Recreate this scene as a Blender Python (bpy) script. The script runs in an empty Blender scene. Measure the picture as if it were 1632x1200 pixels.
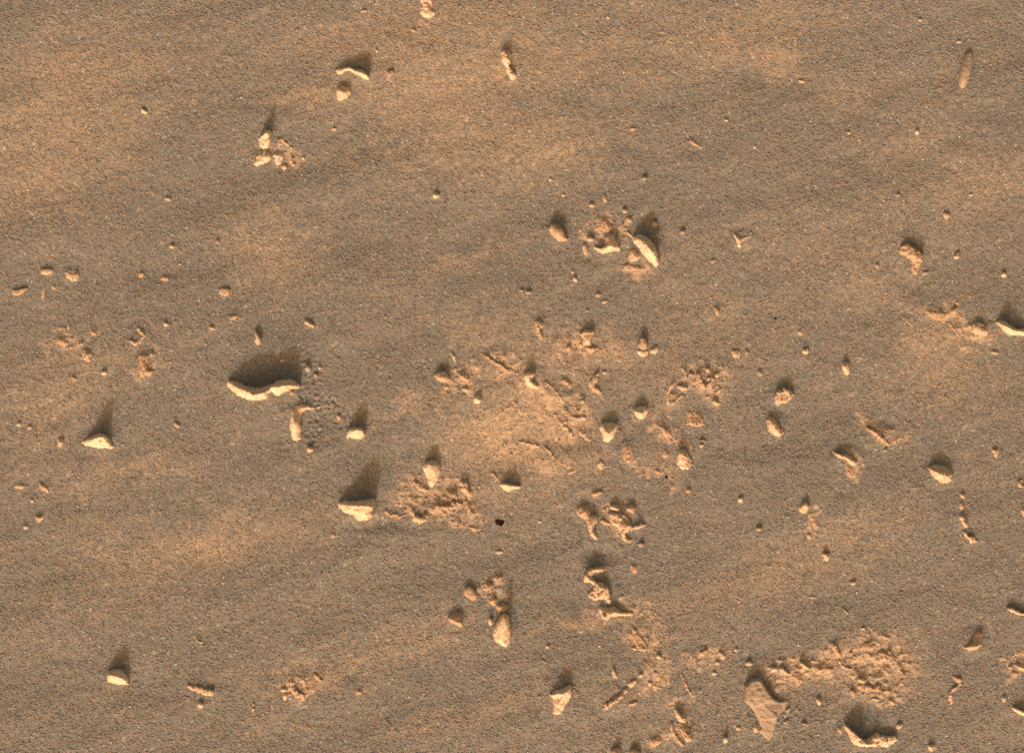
import bpy, bmesh, math, random
import numpy as np
from mathutils import Vector, noise as mn

# ------------------------------------------------------------------ camera, light, exposure
scene = bpy.context.scene
CAM_H = 3.15                      # metres above the sand; one photo pixel is one millimetre on the ground
cam_d = bpy.data.cameras.new('camera')
cam = bpy.data.objects.new('camera', cam_d)
scene.collection.objects.link(cam)
cam.location = (0, 0, CAM_H)
cam.rotation_euler = (0, 0, 0)
cam_d.sensor_width = 36
cam_d.lens = 36 * CAM_H / 1.632
cam_d.clip_start = 0.05
cam_d.clip_end = 400
scene.camera = cam

SUN_EL = math.radians(31)
SUN_AZ = math.radians(180 + 11)   # towards the sun, clockwise from +Y
world = bpy.data.worlds.new('World')
scene.world = world
world.use_nodes = True
wn, wl = world.node_tree.nodes, world.node_tree.links
wn.clear()
sky = wn.new('ShaderNodeTexSky')
sky.sky_type = 'NISHITA'
sky.sun_disc = False
sky.sun_elevation = SUN_EL
sky.sun_rotation = SUN_AZ
sky.air_density = 1.0
sky.dust_density = 6.0
sky.ozone_density = 0.5
tint = wn.new('ShaderNodeMix'); tint.data_type = 'RGBA'; tint.blend_type = 'MULTIPLY'
tint.inputs[0].default_value = 1.0
tint.inputs[7].default_value = (2.7, 1.29, 0.56, 1)     # the butterscotch air of a dusty planet
bg = wn.new('ShaderNodeBackground'); bg.inputs[1].default_value = 0.15
wo = wn.new('ShaderNodeOutputWorld')
wl.new(sky.outputs[0], tint.inputs[6]); wl.new(tint.outputs[2], bg.inputs[0]); wl.new(bg.outputs[0], wo.inputs[0])

sun_d = bpy.data.lights.new('sun', 'SUN')
sun_d.energy = 2.0
sun_d.angle = math.radians(0.8)
sun_d.color = (1.0, 0.985, 0.94)
sun = bpy.data.objects.new('sun', sun_d)
scene.collection.objects.link(sun)
to_sun = Vector((math.sin(SUN_AZ) * math.cos(SUN_EL), math.cos(SUN_AZ) * math.cos(SUN_EL), math.sin(SUN_EL)))
sun.rotation_euler = to_sun.to_track_quat('Z', 'Y').to_euler()
sun.location = to_sun * 5

scene.view_settings.view_transform = 'Standard'
scene.view_settings.look = 'None'
scene.view_settings.exposure = -0.22
scene.view_settings.gamma = 1.0
scene.view_settings.use_curve_mapping = False
scene.cycles.use_denoising = False

# ------------------------------------------------------------------ numpy noise
def _hash(ix, iy, seed):
    h = (ix.astype(np.int64) * 374761393 + iy.astype(np.int64) * 668265263 + seed * 974711) & 0xffffffff
    h = ((h ^ (h >> 13)) * 1274126177) & 0xffffffff
    h = h ^ (h >> 16)
    return h
def perlin(x, y, seed=0):
    ix, iy = np.floor(x), np.floor(y)
    fx, fy = x - ix, y - iy
    ix, iy = ix.astype(np.int64), iy.astype(np.int64)
    def g(jx, jy):
        a = _hash(ix + jx, iy + jy, seed) * (2 * math.pi / 4294967296.0)
        return np.cos(a) * (fx - jx) + np.sin(a) * (fy - jy)
    u = fx * fx * fx * (fx * (fx * 6 - 15) + 10); v = fy * fy * fy * (fy * (fy * 6 - 15) + 10)
    a = g(0, 0) * (1 - u) + g(1, 0) * u
    b = g(0, 1) * (1 - u) + g(1, 1) * u
    return (a * (1 - v) + b * v) * 1.5
def fbm(x, y, seed, octs=4, gain=.5):
    s, a = 0, 1
    for o in range(octs):
        s = s + a * perlin(x * 2 ** o, y * 2 ** o, seed + 17 * o); a *= gain
    return s

# everything below is in photo pixels = millimetres, y downwards as in the photo, converted by W()
def W(px, py, z=0.0):
    k = 1 - z * .001 / CAM_H
    return ((px - 816) * .001 * k, (600 - py) * .001 * k)

DUST = [(110,120,150,110,30,.22),(200,230,130,60,20,.25),(700,130,160,90,0,.3),(780,60,200,50,5,.25),(420,440,70,50,10,.35),(120,1000,160,60,15,.2),(330,870,120,40,15,.25),(1560,330,120,90,0,.25),  # cx, cy, rx, ry, tilt, amount: orange dust lying on the grey sand
 (90,170,230,110,25,.55),(60,310,90,50,10,.45),(640,30,260,50,12,.45),(720,190,220,90,-8,.5),(490,152,60,15,2,.9),
 (445,395,80,70,-30,.7),(740,415,100,18,20,.7),(860,250,120,40,10,.4),(1000,70,220,60,8,.45),(1250,50,210,60,22,.5),(1230,95,160,22,-28,.4),
 (1400,130,160,30,-5,.35),(1290,390,180,70,0,.35),(1520,270,120,50,-12,.55),(1160,520,100,50,-20,.5),
 (850,680,120,85,-38,1.05),(760,705,90,60,0,.7),(930,560,110,36,-5,.75),(770,520,100,40,0,.5),(655,645,70,16,12,.8),
 (390,860,190,45,14,.65),(600,1045,170,26,22,.55),(700,1150,150,24,14,.6),(1200,925,210,45,20,.42),(930,992,110,13,8,.85),
 (1400,1060,70,60,0,.9),(1290,1070,70,30,5,.7),(1500,540,100,60,-20,.6),(1400,840,170,45,18,.32),(120,610,110,60,15,.6),
 (220,745,150,30,8,.45),(1500,620,90,90,0,.4),(1080,620,90,70,-20,.35),(700,790,100,40,0,.75),(1060,740,60,26,-30,.5),
 (480,1090,90,26,12,.6),(1420,690,60,20,-30,.4),(60,690,50,80,0,.3),(420,1170,120,20,5,.4),(980,400,90,50,0,.25),
 (1150,1120,200,60,10,.3),(1330,480,300,40,12,.2),(180,880,160,50,10,.25),(880,1080,140,50,0,.2),(1560,90,60,20,10,.3),(320,530,90,30,10,.3)]
CRUST = [  # cx, cy, rx, ry, tilt, relief: crusted, crumbly ground
 (885,655,75,34,-48,1.5),(820,720,50,20,-30,1.0),(930,560,50,18,-5,2.0),(800,575,40,16,-40,3.0),(1400,1050,50,42,0,5.0),(1275,1068,52,20,8,4.5),
 (1395,1105,45,18,-8,4.5),(1330,1040,24,20,0,3.5),(700,792,68,30,0,4.0),(745,800,16,45,0,3.5),(1495,500,48,15,-8,3.0),(1555,530,30,18,-20,3.5),
 (785,935,20,26,0,4.0),(478,1092,26,20,0,3.0),(985,825,34,24,0,1.3),(1130,610,30,30,0,3.0),(1080,1150,20,36,0,3.6),(968,365,32,34,0,3.5),
 (1010,425,24,14,0,2.6),(235,580,22,28,0,2.4),(740,600,26,30,0,3.0),(1400,688,36,14,-35,2.5),(1060,690,26,16,-35,2.6),(1045,1070,24,30,-50,2.4),
 (1000,965,26,14,0,3.2),(1352,735,26,22,-40,2.8),(1290,830,12,34,-30,2.4),(100,545,36,14,-10,2.2),
 (1050,750,30,10,-30,2.4),(1620,1060,24,20,0,3.0),(450,250,30,18,0,1.2),(1030,1016,30,30,0,1.6),(1130,1048,40,20,0,1.8)]
ROUGH = [(508,668,32,38,2.4),(495,588,32,24,2.0),(450,648,30,14,1.6),(490,628,16,16,1.8),(700,620,30,14,1.6),(1230,1145,40,22,2.4),(905,640,20,20,1.5)]   # churned grey sand
SWELLS = [(1130,100,130,15,-14,-3.2),(1290,75,120,15,28,-3.2),(330,160,170,24,25,-3.4),(660,232,250,18,8,-2.8),(120,290,150,22,20,-3.4),(540,905,280,16,20,2.8),(610,1062,210,11,24,3.0),(1180,960,260,20,18,3.6),(760,985,200,12,6,-2.2),(450,330,180,16,18,2.4),(760,400,150,12,20,2.2),(1430,260,180,16,-5,-2.4),(1380,800,220,14,16,2.4)]   # low wind swells and hollows
PITS = [(500,668,34,30,2.2),(470,640,20,12,1.5),(955,885,26,12,2.5),(1385,1062,26,10,3.2),(600,835,30,10,1.2),(1375,1130,30,14,2.2),(935,795,14,10,2.0),
 (400,580,50,22,2.0),(1030,365,22,20,2.0),(1228,1095,28,24,2.0),(900,610,20,12,2.0),(1300,1050,12,8,2.0)]

def ell(px, py, cx, cy, rx, ry, ang):
    a = math.radians(ang); dx, dy = px - cx, -(py - cy)
    u = (dx * math.cos(a) + dy * math.sin(a)) / rx; v = (-dx * math.sin(a) + dy * math.cos(a)) / ry
    return u * u + v * v
def fields(px, py):
    """height (mm), dust, crust for points in photo pixels"""
    a = math.radians(20); ca, sa = math.cos(a), math.sin(a)
    u = px * ca - py * sa; v = px * sa + py * ca            # u runs up to the right, along the wind streaks
    d = 0.13 * fbm(u / 420, v / 150, 3, 4) + 0.12 * fbm(u / 90, v / 45, 8, 3)
    jx = px + 26 * perlin(px / 45, py / 45, 31) + 12 * perlin(px / 14, py / 14, 33)
    jy = py + 20 * perlin(px / 45, py / 45, 32) + 10 * perlin(px / 14, py / 14, 34)
    for cx, cy, rx, ry, an, am in DUST:
        d = d + am * .72 * np.exp(-ell(jx, jy, cx, cy, rx, ry, an))
    c = np.zeros_like(d); rel = np.zeros_like(d)
    for cx, cy, rx, ry, an, am in CRUST:
        m = 1 / (1 + np.exp(4.5 * (ell(jx, jy, cx, cy, rx, ry, an) - 1)))
        c = np.maximum(c, m); rel = np.maximum(rel, m * am)
    q = px * math.cos(.85) + py * math.sin(.85); r = -px * math.sin(.85) + py * math.cos(.85)
    rid = 1 - np.abs(perlin(q / 26, r / 11, 51)) * 2.2
    rid2 = 1 - np.abs(perlin(px / 9, py / 7, 52)) * 2.0
    broken = np.clip(.5 + 1.5 * perlin(px / 13, py / 12, 57), 0, 1)
    h = 4.0 * fbm(u / 330, v / 140, 61, 2) + 1.0 * fbm(u / 60, v / 36, 65, 2)
    h = h + .62 * rel * broken * (.34 * np.clip(rid, 0, 1) ** 2 + .75 * rid2 + .6 * perlin(px / 5, py / 5, 54) + .5 * np.clip(1 - 2.4 * np.abs(perlin(px / 16, py / 13, 58)), 0, 1))
    for cx, cy, rx, ry, an, am in SWELLS: h = h + am * .5 * np.exp(-ell(px + 22 * perlin(px / 90, py / 90, 36), py + 22 * perlin(px / 90, py / 90, 37), cx, cy, rx, ry * 1.5, an))
    for cx, cy, rx, ry, am in PITS:
        e = ell(px, py, cx, cy, rx, ry, 0); h = h - am * np.exp(-e) + am * .35 * np.exp(-(np.sqrt(e) - 1.7) ** 2 * 5)
    for cx, cy, rx, ry, am in ROUGH:
        m = 1 / (1 + np.exp(5 * (ell(jx, jy, cx, cy, rx, ry, 0) - 1)))
        h = h + am * m * (perlin(px / 7, py / 6, 81) + .6 * perlin(px / 4, py / 3.5, 82)); d = d - .35 * m
    c = c * (.35 + .65 * broken)
    lump = .8 * perlin(px / 11, py / 9, 70) + .55 * perlin(px / 6.5, py / 5.2, 71) + .45 * perlin(px / 4, py / 3.6, 72)
    h = h + lump * (.40 + .35 * c)
    return h, d, c

# ------------------------------------------------------------------ materials
def newmat(name):
    m = bpy.data.materials.new(name); m.use_nodes = True
    nt = m.node_tree; nt.nodes.clear()
    out = nt.nodes.new('ShaderNodeOutputMaterial'); b = nt.nodes.new('ShaderNodeBsdfPrincipled')
    b.inputs['Roughness'].default_value = .95; b.inputs['Specular IOR Level'].default_value = .12
    nt.links.new(b.outputs[0], out.inputs[0])
    return m, nt, b
def mix(nt, f, a, b_, mode='MIX'):
    n = nt.nodes.new('ShaderNodeMix'); n.data_type = 'RGBA'; n.blend_type = mode
    for i, s in ((0, f), (6, a), (7, b_)):
        if hasattr(s, 'links') or isinstance(s, bpy.types.NodeSocket): nt.links.new(s, n.inputs[i])
        elif isinstance(s, (int, float)): n.inputs[i].default_value = s
        else: n.inputs[i].default_value = (*s, 1)
    return n.outputs[2]
def ramp(nt, s, lo, hi, a=0.0, b=1.0):
    n = nt.nodes.new('ShaderNodeMapRange'); nt.links.new(s, n.inputs[0])
    n.inputs[1].default_value = lo; n.inputs[2].default_value = hi; n.inputs[3].default_value = a; n.inputs[4].default_value = b
    return n.outputs[0]
def noise_tex(nt, co, scale, detail=2, rough=.5, color=False):
    n = nt.nodes.new('ShaderNodeTexNoise'); nt.links.new(co, n.inputs['Vector'])
    n.inputs['Scale'].default_value = scale; n.inputs['Detail'].default_value = detail; n.inputs['Roughness'].default_value = rough
    return n.outputs[1 if color else 0]
def math_n(nt, op, a, b=None):
    n = nt.nodes.new('ShaderNodeMath'); n.operation = op
    for i, s in enumerate((a, b)):
        if s is None: continue
        if isinstance(s, bpy.types.NodeSocket): nt.links.new(s, n.inputs[i])
        else: n.inputs[i].default_value = s
    return n.outputs[0]
def bump(nt, h, dist, strength=1.0, prev=None):
    n = nt.nodes.new('ShaderNodeBump'); n.inputs['Distance'].default_value = dist; n.inputs['Strength'].default_value = strength
    nt.links.new(h, n.inputs['Height'])
    if prev: nt.links.new(prev, n.inputs['Normal'])
    return n.outputs[0]

def sand_material():
    m, nt, b = newmat('sand')
    geo = nt.nodes.new('ShaderNodeNewGeometry'); co = geo.outputs['Position']
    at = nt.nodes.new('ShaderNodeAttribute'); at.attribute_name = 'dust'
    ac = nt.nodes.new('ShaderNodeAttribute'); ac.attribute_name = 'crust'
    vo = nt.nodes.new('ShaderNodeTexVoronoi'); nt.links.new(co, vo.inputs['Vector']); vo.inputs['Scale'].default_value = 330
    sep = nt.nodes.new('ShaderNodeSeparateColor'); nt.links.new(vo.outputs['Color'], sep.inputs[0])
    dn = noise_tex(nt, co, 90, 3, .7)
    df = math_n(nt, 'ADD', at.outputs['Fac'], ramp(nt, dn, .3, .7, -.35, .35))
    df = ramp(nt, df, .08, 1.15)
    col = mix(nt, df, (.145, .193, .210), (.312, .322, .270))
    col = mix(nt, ramp(nt, ac.outputs['Fac'], 0, 1, 0, .8), col, (.375, .368, .305))
    # single grains: hue and value of their own, weaker where dust coats them
    gcol = mix(nt, sep.outputs[0], (.70, .74, .80), (1.20, 1.24, 1.25))
    gcol2 = mix(nt, ramp(nt, sep.outputs[1], .55, 1), gcol, (1.25, 1.02, .82))
    gcol3 = mix(nt, ramp(nt, sep.outputs[2], .965, .99, 0, 1), gcol2, (2.0, 2.1, 2.2))
    amt = ramp(nt, ac.outputs['Fac'], 0, 1, .62, .3)
    g = mix(nt, amt, (1, 1, 1), gcol3)
    col = mix(nt, 1.0, col, g, 'MULTIPLY')
    nt.links.new(col, b.inputs['Base Color'])
    dome = math_n(nt, 'SUBTRACT', 1.0, vo.outputs['Distance'])
    n1 = bump(nt, dome, .0010, .85)
    n2 = bump(nt, noise_tex(nt, co, 160, 2), .0007, .8, n1)
    nt.links.new(n2, b.inputs['Normal'])
    return m
def grain_material():
    m, nt, b = newmat('grain')
    a = nt.nodes.new('ShaderNodeAttribute'); a.attribute_name = 'tone'
    nt.links.new(a.outputs['Color'], b.inputs['Base Color'])
    b.inputs['Roughness'].default_value = .7
    return m
def rock_material(name, ca, cb, dust=.3, scale=60, bd=.002, cdust=(.35, .31, .235), grained=False):
    m, nt, b = newmat(name)
    tc = nt.nodes.new('ShaderNodeTexCoord'); geo = nt.nodes.new('ShaderNodeNewGeometry')
    co = geo.outputs['Position']
    n1 = noise_tex(nt, co, scale, 4, .65)
    col = mix(nt, ramp(nt, n1, .35, .65), ca, cb)
    n2 = noise_tex(nt, co, scale * 1.7, 3, .6)
    col = mix(nt, ramp(nt, n2, .62 - dust * .5, .78 - dust * .3, 0, min(1, dust * 1.6)), col, cdust)
    sp = nt.nodes.new('ShaderNodeSeparateXYZ'); nt.links.new(geo.outputs['Normal'], sp.inputs[0])
    if name != 'dark_flake' and not grained:      # upward faces mixed towards a browner tone, broken up by noise
        top = math_n(nt, 'MULTIPLY', ramp(nt, sp.outputs[2], .55, .95), ramp(nt, noise_tex(nt, co, 130, 3, .6), .35, .62, 0, .75))
        col = mix(nt, top, col, (.30, .265, .195))
    n3 = noise_tex(nt, co, 420, 2, .6)
    col = mix(nt, 1.0, col, mix(nt, ramp(nt, n3, .35, .7), (.88, .87, .86), (1.06, 1.06, 1.06)), 'MULTIPLY')
    nt.links.new(col, b.inputs['Base Color'])
    h = math_n(nt, 'ADD', noise_tex(nt, co, 110, 4, .65), math_n(nt, 'MULTIPLY', noise_tex(nt, co, 300, 2), .2))
    if grained:                                   # layered face with slanting lineation
        mp = nt.nodes.new('ShaderNodeMapping'); mp.vector_type = 'POINT'; mp.inputs['Rotation'].default_value = (0, 0, math.radians(35)); mp.inputs['Scale'].default_value = (.18, 1, 1)
        nt.links.new(co, mp.inputs[0])
        h = math_n(nt, 'ADD', h, math_n(nt, 'MULTIPLY', noise_tex(nt, mp.outputs[0], 120, 4, .6), 1.0))
        bd = .0018
    nt.links.new(bump(nt, h, bd * 1.6, .8), b.inputs['Normal'])
    return m
SAND = sand_material(); GRAIN = grain_material()
MATS = {
 'cream': rock_material('cream_stone', (.58, .60, .53), (.46, .45, .38), .10),
 'tan':   rock_material('tan_stone', (.39, .395, .335), (.31, .30, .25), .14),
 'crust': rock_material('orange_crust', (.43, .41, .335), (.37, .34, .27), .12, 90, .003),
 'pale':  rock_material('pale_crust', (.50, .505, .435), (.42, .405, .335), .08, 90, .003),
 'grey':  rock_material('grey_pebble', (.30, .32, .29), (.24, .25, .225), .1),
 'blue':  rock_material('blue_grey_pebble', (.30, .36, .37), (.24, .285, .29), .02),
 'white': rock_material('white_pebble', (.52, .55, .50), (.44, .45, .40), .04),
 'slab':  rock_material('grey_slab', (.305, .335, .305), (.27, .29, .255), .04, 45, .0015, (.36, .35, .29), True),
 'dark':  rock_material('dark_flake', (.012, .008, .006), (.008, .005, .004), .0, 60, .001, (.02, .01, .01)),
}

# ------------------------------------------------------------------ the sand sheet
def axis(lo, hi, step, far):
    c = list(np.arange(lo, hi + step / 2, step))
    g, p = step, []
    x = hi
    while x < far: g *= 1.16; x += g; p.append(x)
    g, q, x = step, [], lo
    while x > -far: g *= 1.16; x -= g; q.append(x)
    return np.array(q[::-1] + c + p)
GX = axis(-.87, .87, .0018, 60); GY = axis(-.655, .655, .0018, 60)
XX, YY = np.meshgrid(GX, GY)
PX, PY = XX * 1000 + 816, 600 - YY * 1000
HH, DD, CC = fields(PX, PY)
def grid_mesh(name, XX, YY, ZZ):
    ny, nx = XX.shape
    me = bpy.data.meshes.new(name)
    me.vertices.add(nx * ny)
    me.vertices.foreach_set('co', np.stack([XX, YY, ZZ], -1).astype(np.float32).ravel())
    i = np.arange(nx * ny).reshape(ny, nx)
    f = np.stack([i[:-1, :-1], i[:-1, 1:], i[1:, 1:], i[1:, :-1]], -1).reshape(-1, 4)
    me.loops.add(f.size); me.loops.foreach_set('vertex_index', f.ravel().astype(np.int32))
    me.polygons.add(len(f)); me.polygons.foreach_set('loop_start', (np.arange(len(f)) * 4).astype(np.int32))
    me.polygons.foreach_set('loop_total', np.full(len(f), 4, np.int32))
    me.update(calc_edges=True)
    me.polygons.foreach_set('use_smooth', np.ones(len(f), bool))
    return me
me = grid_mesh('sand_ground', XX, YY, HH * .001)
for nm, arr in (('dust', DD), ('crust', CC)):
    a = me.attributes.new(nm, 'FLOAT', 'POINT'); a.data.foreach_set('value', arr.astype(np.float32).ravel())
me.materials.append(SAND)
ground = bpy.data.objects.new('ground', me); scene.collection.objects.link(ground)
ground['kind'] = 'structure'; ground['label'] = 'grey brown sand with orange dust streaks and crusty patches'
def bil(arr, x, y):
    i = np.clip(np.searchsorted(GX, x) - 1, 0, len(GX) - 2); j = np.clip(np.searchsorted(GY, y) - 1, 0, len(GY) - 2)
    u = (x - GX[i]) / (GX[i + 1] - GX[i]); v = (y - GY[j]) / (GY[j + 1] - GY[j])
    return (arr[j, i] * (1 - u) + arr[j, i + 1] * u) * (1 - v) + (arr[j + 1, i] * (1 - u) + arr[j + 1, i + 1] * u) * v

# ------------------------------------------------------------------ loose grains and crumbs: nobody could count them
def scatter(name, px, py, rad, tone, mat, flat=.8, seed=1):
    rng = np.random.default_rng(seed)
    bm = bmesh.new(); [bm.verts.new(v) for v in ((1, 0, 0), (0, 1, 0), (-1, 0, 0), (0, -1, 0), (0, 0, 1), (0, 0, -1))]; bm.verts.ensure_lookup_table(); [bm.faces.new([bm.verts[i] for i in t]) for t in ((0, 1, 4), (1, 2, 4), (2, 3, 4), (3, 0, 4), (1, 0, 5), (2, 1, 5), (3, 2, 5), (0, 3, 5))]; bm.verts.index_update()
    V = np.array([v.co[:] for v in bm.verts]); F = np.array([[v.index for v in f.verts] for f in bm.faces]); bm.free()
    n, nv = len(px), len(V)
    x, y = (px - 816) * .001, (600 - py) * .001
    z = bil(HH, x, y) * .001
    s = rad[:, None, None] * .001 * (1 + .35 * rng.uniform(-1, 1, (n, nv, 1)))
    ax = rng.uniform(.7, 1.3, (n, 1, 3)); ax[:, :, 2] *= flat
    th = rng.uniform(0, 6.283, n)[:, None]
    P = V[None] * ax * s
    Q = np.stack([P[..., 0] * np.cos(th) - P[..., 1] * np.sin(th) + x[:, None], P[..., 0] * np.sin(th) + P[..., 1] * np.cos(th) + y[:, None], P[..., 2] + (z + rad * .0002)[:, None]], -1)
    FF = (F[None] + (np.arange(n) * nv)[:, None, None]).reshape(-1, 3)
    me = bpy.data.meshes.new(name)
    me.vertices.add(n * nv); me.vertices.foreach_set('co', Q.astype(np.float32).ravel())
    me.loops.add(FF.size); me.loops.foreach_set('vertex_index', FF.ravel().astype(np.int32))
    me.polygons.add(len(FF)); me.polygons.foreach_set('loop_start', (np.arange(len(FF)) * 3).astype(np.int32)); me.polygons.foreach_set('loop_total', np.full(len(FF), 3, np.int32))
    me.update(calc_edges=True)
    a = me.attributes.new('tone', 'FLOAT_COLOR', 'POINT')
    a.data.foreach_set('color', np.repeat(np.concatenate([tone, np.ones((n, 1))], 1), nv, 0).astype(np.float32).ravel())
    me.materials.append(mat)
    o = bpy.data.objects.new(name, me); scene.collection.objects.link(o); o['kind'] = 'stuff'
    return o
# ------------------------------------------------------------------ stones
GROUP = {'stone': 'pale stones lying on the sand', 'pebble': 'small pebbles lying on the sand', 'crust_fragment': 'crust fragments lying on the sand',
         'flake': 'thin flakes lying on the sand', 'dark_flake': 'dark flakes lying on the sand'}
CAT = {'stone': 'stone', 'pebble': 'pebble', 'crust_fragment': 'crust fragment', 'flake': 'flake', 'dark_flake': 'dark flake'}
_seed = [0]
FEET = []          # centre and extent of every stone's footprint
def finish(name, verts, faces, mat, label, amp, freq, c):
    bm = bmesh.new()
    vs = [bm.verts.new(v) for v in verts]
    for f in faces:
        try: bm.faces.new([vs[i] for i in f])
        except ValueError: pass
    bmesh.ops.remove_doubles(bm, verts=bm.verts, dist=.00008)
    bmesh.ops.recalc_face_normals(bm, faces=bm.faces)
    bm.normal_update()
    off = Vector((_seed[0] * 3.1, _seed[0] * 1.7, 0))
    for v, n in [(v, v.normal.copy()) for v in bm.verts]:
        p = v.co * 1000 / freq + off
        d = mn.noise(p) + .9 * (.35 - abs(mn.noise(p * 1.7 + Vector((9, 4, 2))))) * 1.6 + .5 * mn.noise(p * 2.9) + .3 * mn.noise(p * 6.1)
        if v.co.z < -.001: continue
        vd = mn.voronoi(p * .75)[0]; d -= 1.5 * max(0, .16 - (vd[1] - vd[0])) / .16 * .6; d += (vd[0] - .4) * 1.5
        n = (n * Vector((.6, .6, 1.3)) if n.z > -.2 else n * .4)
        v.co += n * d * amp * .001 * min(1, .35 + max(0, v.co.z) * 250)
    me = bpy.data.meshes.new(name); bm.to_mesh(me); bm.free()
    me.polygons.foreach_set('use_smooth', [True] * len(me.polygons))
    me.materials.append(MATS[mat])
    o = bpy.data.objects.new(name, me); scene.collection.objects.link(o)
    z = float(bil(HH, c[0], c[1])) * .001
    o.location = (c[0], c[1], z)
    FEET.append((c[0], c[1], 1000 * (max(v[0] for v in verts) - min(v[0] for v in verts)), 1000 * (max(v[1] for v in verts) - min(v[1] for v in verts))))
    o['label'] = label; o['category'] = CAT[name]; o['group'] = GROUP[name]
    return o
def chaikin(p, closed=True):
    q = []
    n = len(p)
    for i in range(n if closed else n - 1):
        a, b = p[i], p[(i + 1) % n]
        q.append(tuple(a[k] * .75 + b[k] * .25 for k in range(len(a)))); q.append(tuple(a[k] * .25 + b[k] * .75 for k in range(len(a))))
    return q
def resample(p, step, closed=True):
    q = []
    n = len(p)
    for i in range(n if closed else n - 1):
        a, b = p[i], p[(i + 1) % n]
        L = math.dist(a[:2], b[:2]); m = max(1, round(L / step))
        for k in range(m): q.append(tuple(a[j] + (b[j] - a[j]) * k / m for j in range(len(a))))
    if not closed: q.append(tuple(p[-1]))
    return q
def P(name, outline, ridge, mat, label, prof='n', rough=1.0, smooth=1, embed=5):
    """closed stone: traced footprint, a crest line with its own heights, sides between the two, a buried underside"""
    _seed[0] += 1
    r_ = random.Random(_seed[0])
    soft = prof == 'r' or len(outline) < 9
    if smooth and soft: outline = chaikin(outline)
    xs = [p[0] for p in outline]; ys = [p[1] for p in outline]
    size = min(max(xs) - min(xs), max(ys) - min(ys))
    step = max(.9, min(1.7, size / 12))
    outline = resample(outline, step)
    if smooth:
        jo = min(1.3, size * .04) * min(1.4, rough)
        outline = [(x + jo * (mn.noise(Vector((x * .35, y * .35, _seed[0]))) + .6 * mn.noise(Vector((x * .9, y * .9, _seed[0])))),
                    y + jo * (mn.noise(Vector((x * .35, y * .35, _seed[0] + 50))) + .6 * mn.noise(Vector((x * .9, y * .9, _seed[0] + 50))))) for x, y in outline]
    c = W(sum(xs) / len(xs), sum(ys) / len(ys))
    R = np.array([(*W(x, y, h), h * .001) for x, y, h in ridge]); O = np.array([W(x, y) for x, y in outline])
    if len(R) == 1: R = np.vstack([R, R + 1e-5])
    def seg(p, A, Bv):
        d = Bv[:, :2] - A[:, :2]; L = (d ** 2).sum(1) + 1e-14
        t = np.clip(((p[:, None] - A[None, :, :2]) * d[None]).sum(-1) / L, 0, 1)
        q = A[None, :, :2] + d[None] * t[..., None]
        dd = np.sqrt(((p[:, None] - q) ** 2).sum(-1)); k = dd.argmin(1); a = np.arange(len(p))
        return dd[a, k], k, t[a, k]
    st = step * .001
    gx_, gy_ = np.meshgrid(np.arange(O[:, 0].min(), O[:, 0].max(), st), np.arange(O[:, 1].min(), O[:, 1].max(), st * .87))
    gx_ = gx_ + (np.arange(gx_.shape[0]) % 2)[:, None] * st * .5
    rg = np.random.default_rng(_seed[0]); pts = np.stack([gx_.ravel(), gy_.ravel()], -1)
    pts = pts + rg.uniform(-.22, .22, pts.shape) * st
    x1, y1 = O[:, 0], O[:, 1]; x2, y2 = np.roll(x1, -1), np.roll(y1, -1)
    cr = (y1[None] > pts[:, 1:]) != (y2[None] > pts[:, 1:])
    xi = x1[None] + (pts[:, 1:] - y1[None]) / (y2 - y1 + 1e-12)[None] * (x2 - x1)[None]
    ins = (cr & (pts[:, :1] < xi)).sum(1) % 2 == 1
    pts = pts[ins]
    de, _, _ = seg(pts, O, np.roll(O, -1, 0)); pts = pts[de > st * .45]
    allp = [Vector(p) for p in O] + [Vector(p) for p in pts]; n = len(O)
    from mathutils.geometry import delaunay_2d_cdt
    v2, _, f2, _, _, _ = delaunay_2d_cdt(allp, [(i, (i + 1) % n) for i in range(n)], [], 1, 1e-7)
    p = np.array([v[:] for v in v2]); m = len(p)
    de, _, _ = seg(p, O, np.roll(O, -1, 0)); dr, k, tr = seg(p, R[:-1], R[1:])
    h = R[k, 2] * (1 - tr) + R[k + 1, 2] * tr
    t = de / (de + dr + 1e-9)
    if prof == 'r': z = h * np.sqrt(np.clip(1 - (1 - t) ** 2, 0, 1))
    elif prof == 'f': z = h * np.minimum(1, t * 3.2) ** .6 * (.88 + .12 * t)
    elif prof == 'p': z = h * np.minimum(1, t * 4.5) ** .6 * (.92 + .08 * t)
    elif prof == 'w': z = h * t ** .85
    else: z = h * t ** .55
    verts = [(p[i, 0] - c[0], p[i, 1] - c[1], float(z[i])) for i in range(m)]
    verts += [(p[i, 0] - c[0], p[i, 1] - c[1], -.001 * embed) for i in range(m)]
    faces = []; ec = {}
    for f in f2:
        faces.append(tuple(f)); faces.append(tuple(i + m for i in f)[::-1])
        for a, b in zip(f, list(f[1:]) + [f[0]]): ec[(a, b)] = 1
    for a, b in list(ec):
        if (b, a) not in ec: faces.append((b, a, a + m, b + m))
    return finish(name, verts, faces, mat, label, rough * min(2.2, .3 + size * .035), max(3.0, size * .25), c)
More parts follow.
